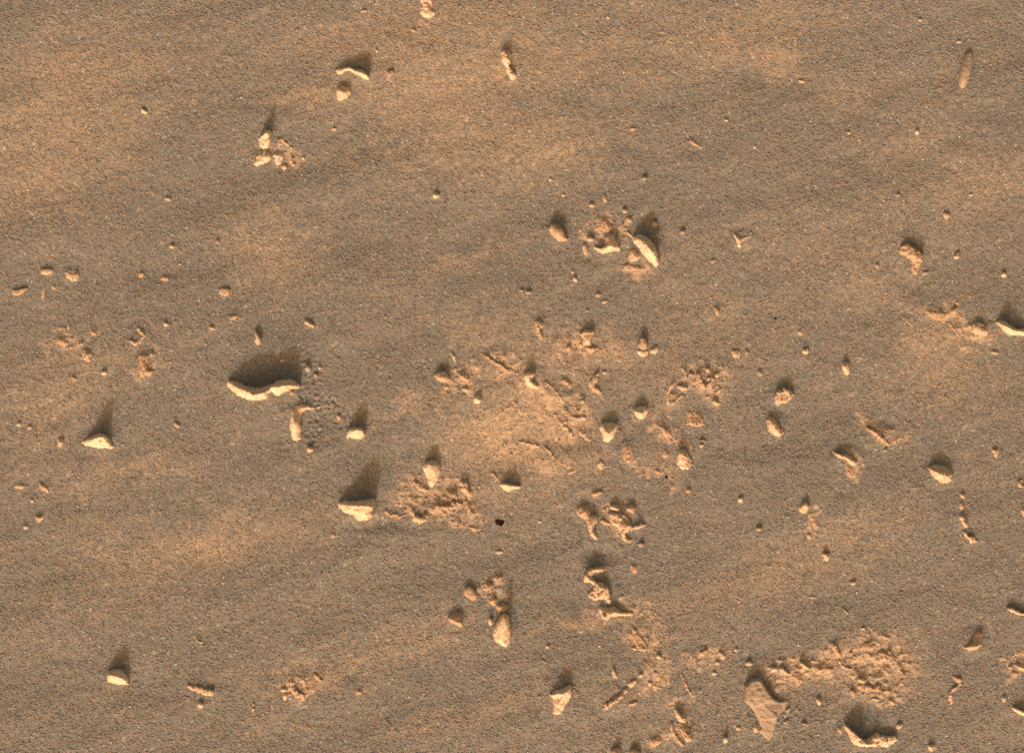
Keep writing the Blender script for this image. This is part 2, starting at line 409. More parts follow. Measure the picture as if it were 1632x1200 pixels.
def B(name, x, y, w, h, ang, H, mat, label, prof='r', rough=1.0, lobes=.16):
    r = random.Random(int(x * 7 + y * 13)); a = math.radians(ang)
    n = 14 if max(w, h) > 12 else 10
    ph = [r.uniform(0, 6.28) for _ in range(4)]
    out = []
    for i in range(n):
        t = 6.2832 * i / n
        k = 1 + lobes * (math.sin(2 * t + ph[0]) * .5 + math.sin(3 * t + ph[1]) * .6 + math.sin(5 * t + ph[2]) * .45) + r.uniform(-.5, .5) * lobes * .7
        u, v = math.cos(t) * w / 2 * k, math.sin(t) * h / 2 * k
        out.append((x + u * math.cos(a) - v * math.sin(a), y - (u * math.sin(a) + v * math.cos(a))))
    out = out[::-1]
    L = max(.1, max(w, h) * .26 * (1 if abs(w - h) > .25 * max(w, h) else .35))
    d = (math.cos(a), -math.sin(a)) if w >= h else (-math.sin(a), -math.cos(a))
    s = r.uniform(-.1, .1) * min(w, h)
    rd = [(x - d[0] * L + s, y - d[1] * L + s, H * .8), (x + s, y + s, H), (x + d[0] * L + s, y + d[1] * L + s, H * r.uniform(.7, 1))]
    return P(name, out, rd, mat, label, prof, rough, 1, max(3, H * .3))
def S(name, path, mat, label, rough=1.0, sq=1.0):
    """a bent rib or upright slab: path of (x, y, width, height)"""
    _seed[0] += 1
    path = [path[0]] + chaikin(path, False) + [path[-1]] if len(path) > 4 else path
    p = resample(path, 1.8, False)
    q_ = []
    for i, (x, y, w, h) in enumerate(p):
        v1 = mn.noise(Vector((i * .31, _seed[0] * 3.3, 0))) + .6 * mn.noise(Vector((i * .8, _seed[0] * 3.3, 9)))
        v2 = mn.noise(Vector((i * .35, _seed[0] * 3.3, 20))) + .5 * mn.noise(Vector((i * .9, _seed[0] * 3.3, 30)))
        v3 = mn.noise(Vector((i * .33, _seed[0] * 3.3, 40)))
        if name == 'crust_fragment': k_ = min(1, max(0, (max(q[2] for q in path) - 5) / 2.5)); w *= .95 + .2 * k_; h *= .36 + .5 * k_
        q_.append((x + v2 * w * .22 * rough, y + v3 * w * .3 * rough, w * max(.45, 1 + .75 * v1 * min(1.3, rough)), h * max(.4, 1 + .6 * v2)))
    p = q_
    c = W(sum(q[0] for q in p) / len(p), sum(q[1] for q in p) / len(p))
    NR = 14; verts, faces = [], []
    m = len(p)
    for i, (x, y, w, h) in enumerate(p):
        a, b = p[max(0, i - 1)], p[min(m - 1, i + 1)]
        tx, ty = b[0] - a[0], -(b[1] - a[1]); L = math.hypot(tx, ty) or 1; nx, ny = -ty / L, tx / L
        e = min(i, m - 1 - i) * 1.8; cap = math.sqrt(min(1, (e + .4) / (w * .55)))
        w *= cap; h *= .35 + .65 * cap
        for k in range(NR):
            t = 6.2832 * k / NR; cs, sn = math.cos(t), math.sin(t)
            cs = math.copysign(abs(cs) ** sq, cs); zz = sn * h if sn > 0 else sn * max(2.5, h * .25)
            gx_, gy_ = W(x, y, max(zz, 0))
            verts.append((gx_ + nx * cs * w * .0005 - c[0], gy_ + ny * cs * w * .0005 - c[1], zz * .001))
    for i in range(m - 1):
        for k in range(NR):
            faces.append((i * NR + k, i * NR + (k + 1) % NR, (i + 1) * NR + (k + 1) % NR, (i + 1) * NR + k))
    faces.append(tuple(range(NR))); faces.append(tuple((m - 1) * NR + k for k in range(NR))[::-1])
    wm = sum(q[2] for q in p) / m
    return finish(name, verts, faces, mat, label, rough * min(2.6, .4 + wm * .08), max(3.5, wm * .45), c)

# ROCKS BEGIN
# --- big stones, traced one by one
P('stone', [(360,611),(365,606),(373,606),(382,609),(395,615),(407,618),(418,617),(427,615),(436,611),(444,607),(455,605),(464,605),(471,607),(478,613),(479,618),(467,620),(455,625),(444,630),(438,629),(434,623),(430,627),(428,635),(418,637),(407,638),(397,637),(382,631),(371,623)], [(363,609,5),(378,617,23),(391,623,34),(404,629,40),(421,626,40),(430,619,33),(438,616,38),(453,615,40),(466,615,30),(475,615,12)], 'cream', 'long wavy pale slab standing on edge with the widest shadow', 'n', 1.7)
P('stone', [(463,660),(465,652),(471,646),(479,643),(488,644),(498,647),(504,650),(503,653),(496,654),(489,653),(483,656),(480,662),(479,671),(481,680),(480,690),(481,700),(476,705),(469,704),(465,700),(463,688),(461,676)], [(473,700,6),(471,688,15),(470,675,25),(469,660,14),(477,651,11),(489,649,9),(499,650,5)], 'cream', 'hooked pale stone bent like a cane below the long wavy slab', 'n', .9)
P('stone', [(553,688),(557,682),(566,680),(577,682),(583,689),(582,695),(576,700),(566,699),(558,697),(552,699)], [(562,687,20),(570,685,30),(577,687,28)], 'cream', 'rounded cream stone with a narrow tall shadow right of the hooked stone', 'n', 1.0)
P('stone', [(539,802),(545,797),(554,797),(560,799),(568,799),(580,796),(597,793),(599,801),(596,812),(596,823),(586,828),(570,830),(563,821),(556,819),(548,816),(541,809)], [(546,804,12),(558,806,26),(570,806,38),(582,806,42),(590,807,40)], 'cream', 'chunky cream stone with shaded back and a long slanting shadow', 'n', 1.5)
P('stone', [(672,746),(677,737),(686,732),(697,734),(702,742),(702,754),(698,765),(691,777),(684,778),(681,768),(678,757)], [(686,741,24),(690,750,20),(688,766,10)], 'cream', 'upright tooth shaped cream stone above the orange crusted strip', 'n', 1.3)
S('crust_fragment', [(659,767,4,3),(667,774,6,5),(676,780,6,6),(684,782,4,4)], 'crust', 'thin orange rib leaning against the foot of the tooth shaped stone')
P('stone', [(794,771),(803,768),(810,771),(818,772),(831,774),(830,778),(818,780),(811,784),(803,781)], [(803,773,12),(814,774,20),(824,775,12)], 'cream', 'low pale stone with a triangular shadow below the central crust patch', 'n', 1.1)
S('crust_fragment', [(784,753,3,3),(792,763,5,5),(800,771,4,4)], 'crust', 'straight thin rib running up from the triangular shadow stone')
P('stone', [(797,981),(803,977),(811,979),(812,990),(815,1003),(814,1020),(808,1031),(798,1028),(788,1020),(785,1008),(788,997),(793,988)], [(804,985,40),(805,992,38),(801,1004,26),(799,1017,18)], 'cream', 'round footed pale stone with a dark neck and a long shadow', 'n', 1.1)
B('crust_fragment', 800,968, 16,20, 80, 8, 'crust', 'orange lump in the shadow just behind the round footed stone', 'n', 1.4)
B('pebble', 782,990, 8,13, 10, 8, 'cream', 'pale sliver touching the neck of the round footed stone')
P('stone', [(713,984),(718,977),(726,974),(735,976),(739,985),(738,998),(733,999),(724,994),(716,991)], [(720,987,12),(728,992,15),(735,993,10)], 'tan', 'brown backed wedge stone lower left of the round footed stone', 'n', 1.0)
P('stone', [(738,939),(743,934),(752,934),(760,941),(761,953),(754,958),(746,953),(740,948)], [(747,942,8),(753,947,8)], 'tan', 'flat tan stone beside the orange lump near the round footed stone', 'f', 1.0)
P('stone', [(170,1077),(172,1071),(178,1067),(188,1065),(196,1068),(203,1078),(206,1090),(198,1091),(186,1090),(172,1086)], [(175,1076,20),(185,1078,28),(193,1081,26),(200,1086,16)], 'cream', 'lone cream wedge stone in the lower left with a pointed shadow', 'n', .9)
P('stone', [(130,704),(138,698),(149,694),(157,689),(166,691),(175,697),(180,708),(184,714),(172,716),(158,715),(146,713),(134,709)], [(142,703,14),(152,699,34),(157,696,44),(162,697,42),(166,702,22),(175,709,9)], 'cream', 'peaked cream stone throwing a thin spire of shadow', 'w', 1.2)
B('pebble', 96,705, 10,15, 10, 8, 'cream', 'pale pebble left of the peaked stone with the spire shadow')
P('stone', [(874,363),(877,357),(885,355),(893,359),(900,368),(904,378),(906,384),(897,386),(888,384),(880,377),(875,369)], [(882,364,16),(890,370,19),(897,378,13)], 'tan', 'egg shaped tan stone at the left of the upper stone cluster', 'r', .9)
P('stone', [(1008,378),(1017,373),(1026,375),(1037,383),(1045,393),(1049,405),(1051,421),(1046,427),(1038,420),(1030,412),(1024,404),(1018,396),(1010,386)], [(1019,382,22),(1030,390,33),(1040,402,34),(1046,416,14)], 'cream', 'big ridged cream stone shaped like a fin in the upper stone cluster', 'n', 1.3)
P('stone', [(1001,408),(1004,398),(1010,396),(1015,402),(1022,408),(1020,414),(1010,418),(1002,416)], [(1008,403,10),(1014,410,10)], 'pale', 'pinkish angular stone tucked under the left side of the fin stone', 'n', 1.2)
P('stone', [(942,391),(950,392),(958,396),(964,390),(964,380),(968,373),(977,374),(982,384),(988,394),(989,399),(976,401),(962,405),(953,401),(944,395)], [(952,396,8),(963,396,14),(973,392,22),(983,395,14)], 'cream', 'angular slab with bright lower rim and brown block behind it in the upper cluster', 'n', 1.0)
B('crust_fragment', 964,360, 24,20, -20, 5, 'crust', 'rounded orange crust lump behind the angular slab of the upper cluster', 'r', 1.6)
B('pebble', 941,381, 13,8, -10, 7, 'pale', 'pinkish pebble between the egg stone and the angular slab')
S('crust_fragment', [(922,366,4,3),(931,374,3,4),(935,380,4,4)], 'pale', 'thin curved rib leading down to the pinkish pebble of the upper cluster')
B('crust_fragment', 933,398, 9,20, 8, 5, 'pale', 'upright orange peg below the pinkish pebble of the upper cluster')
S('crust_fragment', [(999,370,5,4),(1004,374,5,6),(1010,380,5,5)], 'pale', 'short pale rib above the left end of the fin stone')
B('pebble', 996,336, 9,9, 0, 6, 'pale', 'upper of two pink pebbles above the fin stone')
B('pebble', 1003,350, 10,9, -35, 6, 'pale', 'lower of two pink pebbles above the fin stone')
B('pebble', 1043,356, 11,10, 0, 6, 'grey', 'dull pebble sitting in the shadow of the fin stone')
B('crust_fragment', 943,327, 11,7, 0, 4, 'pale', 'small cream crumb topping the upper stone cluster')
B('crust_fragment', 964,317, 7,14, 0, 4, 'crust', 'orange crumb beside the cream crumb at the top of the upper cluster')
B('crust_fragment', 1008,427, 30,9, -12, 3, 'crust', 'low crinkled orange crust under the fin stone', 'r', 1.8)
P('stone', [(1431,403),(1434,393),(1441,387),(1449,387),(1456,394),(1464,398),(1471,405),(1470,416),(1466,427),(1461,438),(1455,437),(1451,427),(1451,416),(1445,409),(1436,406)], [(1442,396,10),(1455,402,13),(1462,412,13),(1459,428,8)], 'tan', 'flat topped mottled tan stone shaped like a boot on bare sand', 'f', 1.3)
B('pebble', 1475,435, 10,6, 10, 3, 'blue', 'bluish pebble at the heel of the boot shaped stone')
P('stone', [(1585,514),(1592,510),(1601,512),(1610,518),(1620,524),(1640,524),(1642,535),(1625,535),(1610,534),(1601,530),(1594,522)], [(1594,515,12),(1604,520,30),(1614,526,22),(1634,529,12)], 'cream', 'pale stone cut by the far side with a peaked shadow', 'n', 1.1)
P('stone', [(1545,520),(1552,513),(1562,513),(1571,519),(1576,528),(1572,535),(1560,538),(1548,533)], [(1556,522,8),(1566,528,8)], 'pale', 'rough orange lump left of the stone with the peaked shadow', 'n', 1.8)
S('crust_fragment', [(1510,514,3,3),(1516,519,3,5),(1522,527,3,6),(1529,536,4,4)], 'crust', 'thin straight crust rib left of the rough orange lump')
B('crust_fragment', 1520,495, 14,8, 40, 4, 'crust', 'crumb of crust above the thin straight rib')
B('crust_fragment', 1495,502, 34,14, -8, 3, 'crust', 'low crust sheet at the top of the right hand orange patch', 'f', 1.9)
S('crust_fragment', [(1437,506,3,3),(1445,512,4,4),(1455,520,3,3)], 'crust', 'slim crust rib at the left tip of the right hand orange patch')
B('pebble', 1586,562, 13,6, -8, 4, 'pale', 'lozenge pebble below the rough orange lump')
P('stone', [(1477,745),(1484,741),(1494,739),(1505,742),(1515,748),(1518,757),(1516,766),(1508,770),(1497,770),(1489,763),(1482,755)], [(1484,749,13),(1496,754,19),(1509,759,15)], 'pale', 'wedge stone with wide brown back alone on the right', 'n', 1.2)
P('crust_fragment', [(1325,719),(1332,720),(1341,724),(1350,722),(1358,729),(1366,734),(1366,741),(1358,744),(1352,737),(1344,731),(1335,729)], [(1334,724,7),(1349,729,14),(1360,737,10)], 'pale', 'ragged pale crust ridge left of the wedge stone', 'n', 1.9)
B('crust_fragment', 1354,752, 11,18, 10, 3, 'crust', 'faint crust tail below the ragged pale ridge')
P('stone', [(1234,631),(1240,619),(1249,617),(1259,621),(1266,628),(1261,636),(1253,643),(1246,642),(1240,647),(1235,643)], [(1242,627,12),(1250,631,9),(1257,630,12)], 'pale', 'rough stone with a hollow in its top and a short dark shadow', 'f', 2.2)
P('stone', [(1221,671),(1224,663),(1231,664),(1239,672),(1247,682),(1250,690),(1243,697),(1232,693),(1223,686)], [(1229,673,12),(1236,682,12),(1243,689,8)], 'pale', 'pale diamond stone just under the hollow topped stone', 'n', 1.5)
P('stone', [(1015,550),(1018,541),(1023,535),(1029,538),(1033,546),(1033,555),(1027,559),(1019,557)], [(1023,539,13),(1026,544,13)], 'grey', 'grey brown oval stone standing on a cream foot', 'r', .8)
P('stone', [(1013,557),(1018,558),(1026,560),(1034,558),(1033,566),(1025,569),(1017,566)], [(1019,560,5),(1028,560,6)], 'cream', 'cream foot stone under the grey brown oval stone', 'n', 1.4)
B('pebble', 1043,558, 14,10, 25, 5, 'cream', 'cream crumb right of the grey brown oval stone')
P('stone', [(1009,657),(1012,650),(1019,647),(1029,646),(1034,652),(1032,661),(1024,669),(1016,667)], [(1014,656,14),(1022,659,18),(1029,655,12)], 'cream', 'rounded stone with a brown cap and a short wide shadow', 'n', .9)
P('stone', [(955,681),(959,674),(968,673),(978,673),(986,676),(983,686),(978,698),(968,706),(961,703),(959,692)], [(963,684,15),(970,691,21),(979,684,15)], 'cream', 'arrowhead stone pointing down with its brown face in shade', 'n', 1.1)
P('stone', [(1077,727),(1083,716),(1089,714),(1096,721),(1102,731),(1104,742),(1097,748),(1086,747),(1078,739)], [(1086,722,18),(1091,731,14),(1092,740,9)], 'cream', 'knobbly pale stone with pitted face below the crust plate', 'n', 2.2)
P('stone', [(833,602),(836,595),(842,592),(850,593),(854,594),(852,600),(848,604),(850,609),(858,613),(862,617),(855,620),(845,618),(837,611)], [(842,597,22),(841,604,18),(849,613,11),(856,617,5)], 'cream', 'small claw shaped cream stone above the central crust patch', 'n', 1.0)
P('stone', [(691,600),(695,593),(703,590),(712,592),(716,599),(720,606),(710,610),(700,608)], [(699,600,11),(707,603,12)], 'tan', 'brown capped stone at the left end of the middle crumbs', 'r', 1.0)
P('stone', [(753,637),(757,631),(763,629),(768,636),(766,643),(758,644)], [(760,636,10),(763,638,10)], 'cream', 'small cornered stone with a dark shadow below the middle crumbs', 'n', 1.0)
P('stone', [(668,-10),(684,-12),(692,-3),(690,10),(695,24),(688,30),(676,30),(669,24),(671,10)], [(680,-4,9),(680,12,9),(681,22,10)], 'cream', 'knobbly pale stone cut by the upper edge of the view', 'n', 1.6)
P('stone', [(535,112),(540,109),(548,108),(557,107),(566,111),(578,112),(585,118),(590,124),(587,129),(580,127),(573,122),(566,119),(559,114),(551,114),(545,119),(538,119)], [(540,114,6),(552,111,14),(563,113,19),(574,116,24),(583,120,24),(587,124,14)], 'cream', 'thin arched slab like a boomerang with a triangular shadow', 'n', .9)
P('stone', [(536,147),(538,141),(546,137),(556,140),(560,149),(555,156),(548,160),(541,163),(537,157)], [(540,145,9),(548,148,12),(556,146,9)], 'pale', 'brown topped stone under the boomerang slab', 'n', .9)
B('pebble', 622,118, 10,14, -25, 7, 'grey', 'oval grey pebble right of the boomerang slab')
B('pebble', 601,82, 5,6, 0, 4, 'pale', 'tiny pebble at the tip of the shadow of the boomerang slab')
P('stone', [(798,84),(803,79),(811,80),(815,87),(815,98),(813,105),(817,112),(824,123),(819,130),(811,124),(807,114),(804,106),(799,98)], [(806,86,16),(810,96,18),(810,106,10),(816,118,11)], 'cream', 'slim stone with a pale foot and brown shadow beside its upper half', 'n', 1.5)
P('stone', [(1527,138),(1527,125),(1529,108),(1534,91),(1541,83),(1548,82),(1551,92),(1549,108),(1545,124),(1540,138),(1533,143)], [(1543,96,9),(1540,110,14),(1536,126,14)], 'slab', 'smooth grey cigar shaped stone standing apart near the far corner', 'r', .35)
P('stone', [(411,222),(417,216),(424,209),(431,207),(434,214),(433,226),(429,236),(420,240),(413,232)], [(424,212,36),(430,212,38),(429,220,30),(421,232,10)], 'cream', 'pointed jagged shard casting a thin slanting shadow', 'n', 1.3)
P('stone', [(404,262),(409,250),(413,241),(422,239),(431,244),(434,252),(426,259),(418,262),(409,265)], [(415,250,10),(424,250,11)], 'cream', 'broad pale stone under the pointed jagged shard', 'n', 1.4)
P('crust_fragment', [(433,248),(440,243),(447,241),(453,248),(450,255),(446,263),(440,263),(437,256)], [(443,250,7),(444,257,5)], 'cream', 'forked pale fragment right of the broad stone under the jagged shard', 'n', 1.8)
S('crust_fragment', [(442,223,4,3),(451,224,6,4),(457,229,6,4),(461,233,4,3)], 'pale', 'curved crumb ridge upper right of the jagged shard cluster')
S('crust_fragment', [(463,245,4,3),(465,252,6,4),(462,260,7,4)], 'pale', 'upright crumb at the right rim of the jagged shard cluster')
# leaf slab and neighbours
P('stone', [(1186,1093),(1189,1088),(1199,1080),(1212,1079),(1220,1093),(1233,1112),(1243,1117),(1257,1113),(1252,1129),(1241,1140),(1237,1153),(1233,1170),(1225,1180),(1216,1172),(1210,1164),(1212,1158),(1206,1143),(1196,1127),(1186,1116)], [(1202,1092,15),(1216,1112,15),(1246,1121,4),(1222,1128,11),(1224,1150,8),(1226,1168,6)], 'slab', 'large flat grey leaf shaped slab, the broadest stone in view', 'p', .35, 0)
P('stone', [(1343,1152),(1348,1153),(1354,1160),(1362,1166),(1370,1173),(1378,1178),(1386,1173),(1394,1167),(1400,1165),(1402,1172),(1399,1180),(1400,1188),(1390,1190),(1371,1189),(1362,1186),(1356,1180),(1350,1168)], [(1346,1154,6),(1354,1162,18),(1362,1169,27),(1370,1176,30),(1378,1181,30),(1387,1175,31),(1396,1169,28)], 'cream', 'bright upright slab curving round a broad shadow near the lower edge', 'n', 1.2)
P('stone', [(1398,1172),(1404,1170),(1414,1172),(1426,1172),(1434,1178),(1422,1185),(1414,1190),(1402,1189),(1396,1183)], [(1404,1173,17),(1416,1174,16),(1428,1175,10)], 'cream', 'cracked cream block joined to the end of the curving upright slab', 'n', 1.8)
S('crust_fragment', [(1335,1157,4,4),(1338,1163,6,6),(1341,1168,4,4)], 'crust', 'orange sliver left of the curving upright slab')
B('pebble', 1433,1156, 12,10, 30, 6, 'pale', 'pinkish pebble above the cracked cream block')
P('stone', [(1353,1098),(1359,1096),(1365,1101),(1364,1109),(1360,1112),(1354,1106)], [(1358,1101,9),(1361,1106,6)], 'grey', 'grey pointed stone in the lower crusted field', 'n', .7)
B('crust_fragment', 1372,1083, 13,9, -20, 8, 'pale', 'pale knob at the middle of the lower crusted field')
B('pebble', 1305,1117, 9,13, 15, 8, 'pale', 'pointed cream pebble between leaf slab and grey pointed stone')
B('pebble', 1233,1066, 12,9, 0, 7, 'white', 'double white crumb above the leaf slab')
B('pebble', 1194,1057, 11,9, 0, 8, 'cream', 'cream pebble left of the double white crumb')
B('pebble', 1253,1150, 10,7, 10, 5, 'pale', 'crumb right of the stem of the leaf slab')
B('pebble', 1282,1153, 11,5, -8, 4, 'grey', 'low grey chip further right of the leaf slab stem')
B('pebble', 1256,1131, 10,7, 35, 5, 'white', 'pale chip under the right wing of the leaf slab')
P('crust_fragment', [(1240,1066),(1246,1060),(1252,1068),(1262,1073),(1256,1077),(1246,1073)], [(1247,1066,8),(1254,1072,7)], 'pale', 'tilted crust chip above the right wing of the leaf slab', 'n', 1.4)
P('crust_fragment', [(1272,1054),(1278,1053),(1286,1060),(1294,1064),(1290,1068),(1280,1064)], [(1278,1057,8),(1286,1063,8)], 'pale', 'leaf like crust chip in the middle of the lower crust band', 'n', 1.0)
P('crust_fragment', [(1296,1068),(1302,1061),(1314,1060),(1328,1062),(1328,1070),(1316,1074),(1304,1074)], [(1306,1067,6),(1320,1066,6)], 'crust', 'broad orange block in the lower crust band', 'n', 1.8)
S('crust_fragment', [(1336,1052,3,4),(1342,1060,5,7),(1350,1065,5,6),(1358,1066,4,4)], 'pale', 'curved crust blade at the right end of the lower crust band')
P('crust_fragment', [(1323,1024),(1330,1022),(1338,1034),(1344,1044),(1336,1048),(1326,1038)], [(1330,1030,6),(1337,1041,6)], 'crust', 'pink crust strip rising above the lower crust band', 'n', 1.9)
B('crust_fragment', 1380,1030, 26,13, 5, 5, 'crust', 'raised crust block at the top of the lower crusted field', 'n', 2)
B('crust_fragment', 1408,1042, 18,12, -15, 5, 'crust', 'crust lump in the upper right of the lower crusted field', 'n', 2)
S('crust_fragment', [(1366,1092,5,5),(1380,1096,8,6),(1394,1097,9,6),(1408,1101,7,5),(1420,1104,4,4)], 'crust', 'crumbly crust rim along the foot of the lower crusted field', 1.8)
S('crust_fragment', [(1432,1062,4,4),(1440,1078,7,5),(1436,1090,6,5),(1428,1095,4,4)], 'crust', 'crust rim closing the right side of the lower crusted field', 1.8)
B('flake', 1421,1118, 14,6, -35, 4, 'pale', 'pale flake under the crusted field rim')
B('flake', 1396,1114, 18,5, -8, 3, 'pale', 'thin pinkish flake under the crusted field rim')
B('crust_fragment', 1272,1080, 16,22, 0, 3, 'crust', 'low orange crust between leaf slab and lower crust band', 'n', 2)
B('pebble', 1204,1160, 10,16, 15, 6, 'pale', 'pinkish crumb against the left side of the leaf slab stem')
B('pebble', 1177,1160, 9,7, 0, 4, 'pale', 'pinkish pebble left of the leaf slab')
B('pebble', 1156,1178, 9,12, -10, 9, 'cream', 'cream pebble with a shadow left of the leaf slab tip')
# star stone, rib stones
P('stone', [(872,1103),(878,1104),(884,1099),(896,1096),(906,1090),(912,1091),(912,1105),(904,1119),(895,1136),(888,1138),(881,1136),(882,1122),(882,1114)], [(880,1107,10),(894,1106,22),(903,1101,20),(890,1122,12)], 'cream', 'three pointed pale stone with a round shadow near the lower edge', 'n', 1.0)
S('crust_fragment', [(960,1130,4,3),(970,1122,8,8),(981,1114,8,9),(992,1106,7,7),(998,1096,4,5)], 'pale', 'long crust blade slanting up right of the three pointed stone', 1.3)
B('crust_fragment', 1007,1088, 16,10, 35, 5, 'pale', 'crust knob beyond the upper end of the long slanting blade', 'n', 1.6)
B('crust_fragment', 979,1072, 8,17, 20, 5, 'pale', 'upright crumb above the long slanting blade')
B('flake', 1008,1121, 20,5, 15, 3, 'pale', 'thin flake right of the long slanting blade')
B('pebble', 1021,1075, 8,7, 0, 5, 'white', 'white crumb right of the upright crumb')
B('pebble', 1050,1046, 11,7, -35, 6, 'cream', 'cream pebble below the trapezoid crust plate')
P('crust_fragment', [(1006,998),(1012,999),(1019,1008),(1028,1020),(1033,1034),(1024,1038),(1016,1037),(1009,1024)], [(1012,1008,4),(1019,1018,5),(1022,1030,4)], 'crust', 'low trapezoid crust plate with a bright lower rim', 'f', 1.5)
S('crust_fragment', [(1025,1052,3,3),(1034,1060,5,4),(1039,1068,4,3)], 'crust', 'faint crust trail under the cream pebble')
S('crust_fragment', [(1085,1074,4,3),(1091,1083,5,5),(1096,1100,5,6),(1104,1109,6,5),(1110,1106,3,3)], 'crust', 'bent crust rib ending in a hook above the ragged column', 1.5)
P('stone', [(1073,1126),(1079,1128),(1084,1138),(1092,1136),(1096,1146),(1092,1152),(1084,1152),(1077,1143)], [(1079,1134,12),(1087,1145,12)], 'pale', 'upper ragged pale block with a dark shadow at its head', 'n', 1.8)
S('crust_fragment', [(1070,1152,4,4),(1072,1164,6,7),(1078,1176,6,8),(1087,1186,6,7),(1090,1184,4,5)], 'pale', 'curved left rim of the lower ragged column', 1.4)
P('crust_fragment', [(1080,1156),(1094,1154),(1102,1166),(1104,1178),(1096,1184),(1086,1172)], [(1090,1162,6),(1096,1173,6)], 'crust', 'orange crust body of the lower ragged column', 'n', 2)
P('crust_fragment', [(1034,1178),(1046,1172),(1056,1174),(1055,1184),(1046,1190),(1036,1192)], [(1041,1183,5),(1049,1179,5)], 'crust', 'orange crust lump left of the ragged column foot', 'n', 1.9)
P('stone', [(972,1200),(976,1192),(984,1190),(991,1193),(990,1212),(976,1214)], [(981,1198,16),(984,1206,14)], 'pale', 'pale stone cut by the lower edge with a forked shadow', 'n', 1.3)
B('stone', 1011,1202, 18,18, 0, 15, 'cream', 'rounded stone cut by the lower edge beside the forked shadow stone')
P('crust_fragment', [(1114,1040),(1120,1036),(1124,1030),(1130,1036),(1126,1042),(1119,1046)], [(1119,1040,4),(1125,1036,4)], 'grey', 'two lobed dull crumb in the middle of the lower pebble string', 'n', 1.2)
S('crust_fragment', [(1145,1038,4,4),(1150,1042,5,6),(1153,1048,7,6),(1151,1050,5,4)], 'cream', 'hooked cream crumb in the lower pebble string')
B('pebble', 1143,1056, 9,7, 0, 4, 'pale', 'dull pink pebble under the hooked cream crumb')
B('pebble', 1138,1073, 9,7, 0, 4, 'white', 'whitish pebble lowest in the string under the hooked crumb')
B('pebble', 1173,1035, 6,6, 0, 4, 'white', 'tiny bright pebble right of the hooked cream crumb')
# zigzag and claw
P('crust_fragment', [(930,921),(933,911),(939,905),(950,904),(962,901),(968,907),(958,912),(949,914),(945,919),(950,926),(962,929),(972,938),(975,952),(975,961),(969,964),(964,956),(956,955),(948,958),(938,951),(934,943),(942,940),(946,934),(940,929),(931,928)], [(964,906,8),(943,908,18),(935,919,15),(944,928,9),(960,935,17),(968,948,15),(972,958,8)], 'pale', 'zigzag crust column of stacked lobes with a dark shadow above', 'n', 1.9)

P('stone', [(953,966),(960,966),(970,968),(979,965),(990,974),(1009,974),(1011,980),(996,982),(983,982),(973,984),(967,989),(960,985),(955,977)], [(957,973,9),(964,983,11),(976,976,13),(992,978,8),(1005,977,5)], 'pale', 'bent foot of the zigzag crust column with a long right arm', 'n', 1.5)
P('crust_fragment', [(936,824),(943,819),(952,821),(953,830),(947,838),(947,846),(952,853),(956,858),(949,861),(941,854),(937,841),(935,832)], [(945,826,12),(941,838,14),(944,850,10),(950,857,5)], 'pale', 'left claw of the crown shaped crust cluster', 'n', 1.2)
B('crust_fragment', 931,816, 22,24, 30, 11, 'crust', 'orange shoulder above the left claw of the crown cluster', 'n', 1.6)
S('crust_fragment', [(943,789,5,5),(952,786,7,7),(961,784,5,5)], 'crust', 'small bar at the top of the crown shaped crust cluster', 1.0)
P('crust_fragment', [(971,804),(980,803),(988,806),(987,816),(978,814),(972,811)], [(976,808,11),(984,811,11)], 'pale', 'pale cube like chip in the middle of the crown cluster', 'n', 1.2)
P('crust_fragment', [(970,818),(978,816),(988,816),(1000,822),(1006,833),(1007,842),(998,850),(1003,857),(1011,861),(1003,865),(993,860),(988,849),(978,838),(972,828)], [(977,822,10),(988,827,13),(997,836,13),(993,847,10),(998,859,7)], 'pale', 'broad pale body of the crown cluster curling into a foot', 'n', 2.0)
S('crust_fragment', [(957,830,4,4),(965,832,6,7),(974,835,4,5)], 'pale', 'thin lip between left claw and body of the crown cluster')
S('crust_fragment', [(1003,843,4,4),(1012,840,7,9),(1021,837,7,8),(1029,836,5,4)], 'pale', 'right arm of the crown shaped crust cluster', 1.0)

B('crust_fragment', 1005,811, 20,14, -20, 8, 'crust', 'orange crumb behind the right arm of the crown cluster', 'n', 1.6)
B('pebble', 1022,868, 10,9, 0, 7, 'blue', 'bluish white pebble under the right arm of the crown cluster')
# middle band
P('crust_fragment', [(1168,372),(1175,376),(1182,379),(1190,377),(1199,374),(1196,379),(1186,383),(1181,388),(1181,395),(1175,395),(1174,387)], [(1173,378,5),(1179,383,8),(1178,390,6),(1188,380,4)], 'cream', 'forked cream fragment like a letter Y on open sand', 'n', .8)
B('pebble', 1088,370, 10,9, 0, 6, 'grey', 'grey pebble right of the shadow of the fin stone')
S('pebble', [(914,441,4,4),(917,446,6,7),(920,449,5,4)], 'white', 'slim white chip left of centre under the upper cluster')
B('pebble', 913,434, 5,5, 0, 3, 'white', 'speck just above the slim white chip')
B('pebble', 842,466, 11,7, 0, 5, 'blue', 'bluish pebble left of the slim white chip')
B('pebble', 832,463, 8,5, 0, 3, 'grey', 'dull chip touching the left of the bluish pebble')
B('pebble', 953,470, 9,7, 0, 4, 'pale', 'cream crumb below the slim white chip')
B('pebble', 963,481, 9,6, 10, 3, 'pale', 'second cream crumb right below the first one')
B('pebble', 936,495, 8,5, 0, 3, 'grey', 'grey speck above the crust chunk with the notched top')
P('crust_fragment', [(921,532),(927,529),(933,524),(940,527),(948,523),(946,533),(943,542),(945,552),(938,554),(930,548),(928,539)], [(931,531,9),(940,530,14),(937,543,9)], 'pale', 'crust chunk with a notched top and dark shadow', 'n', 1.8)
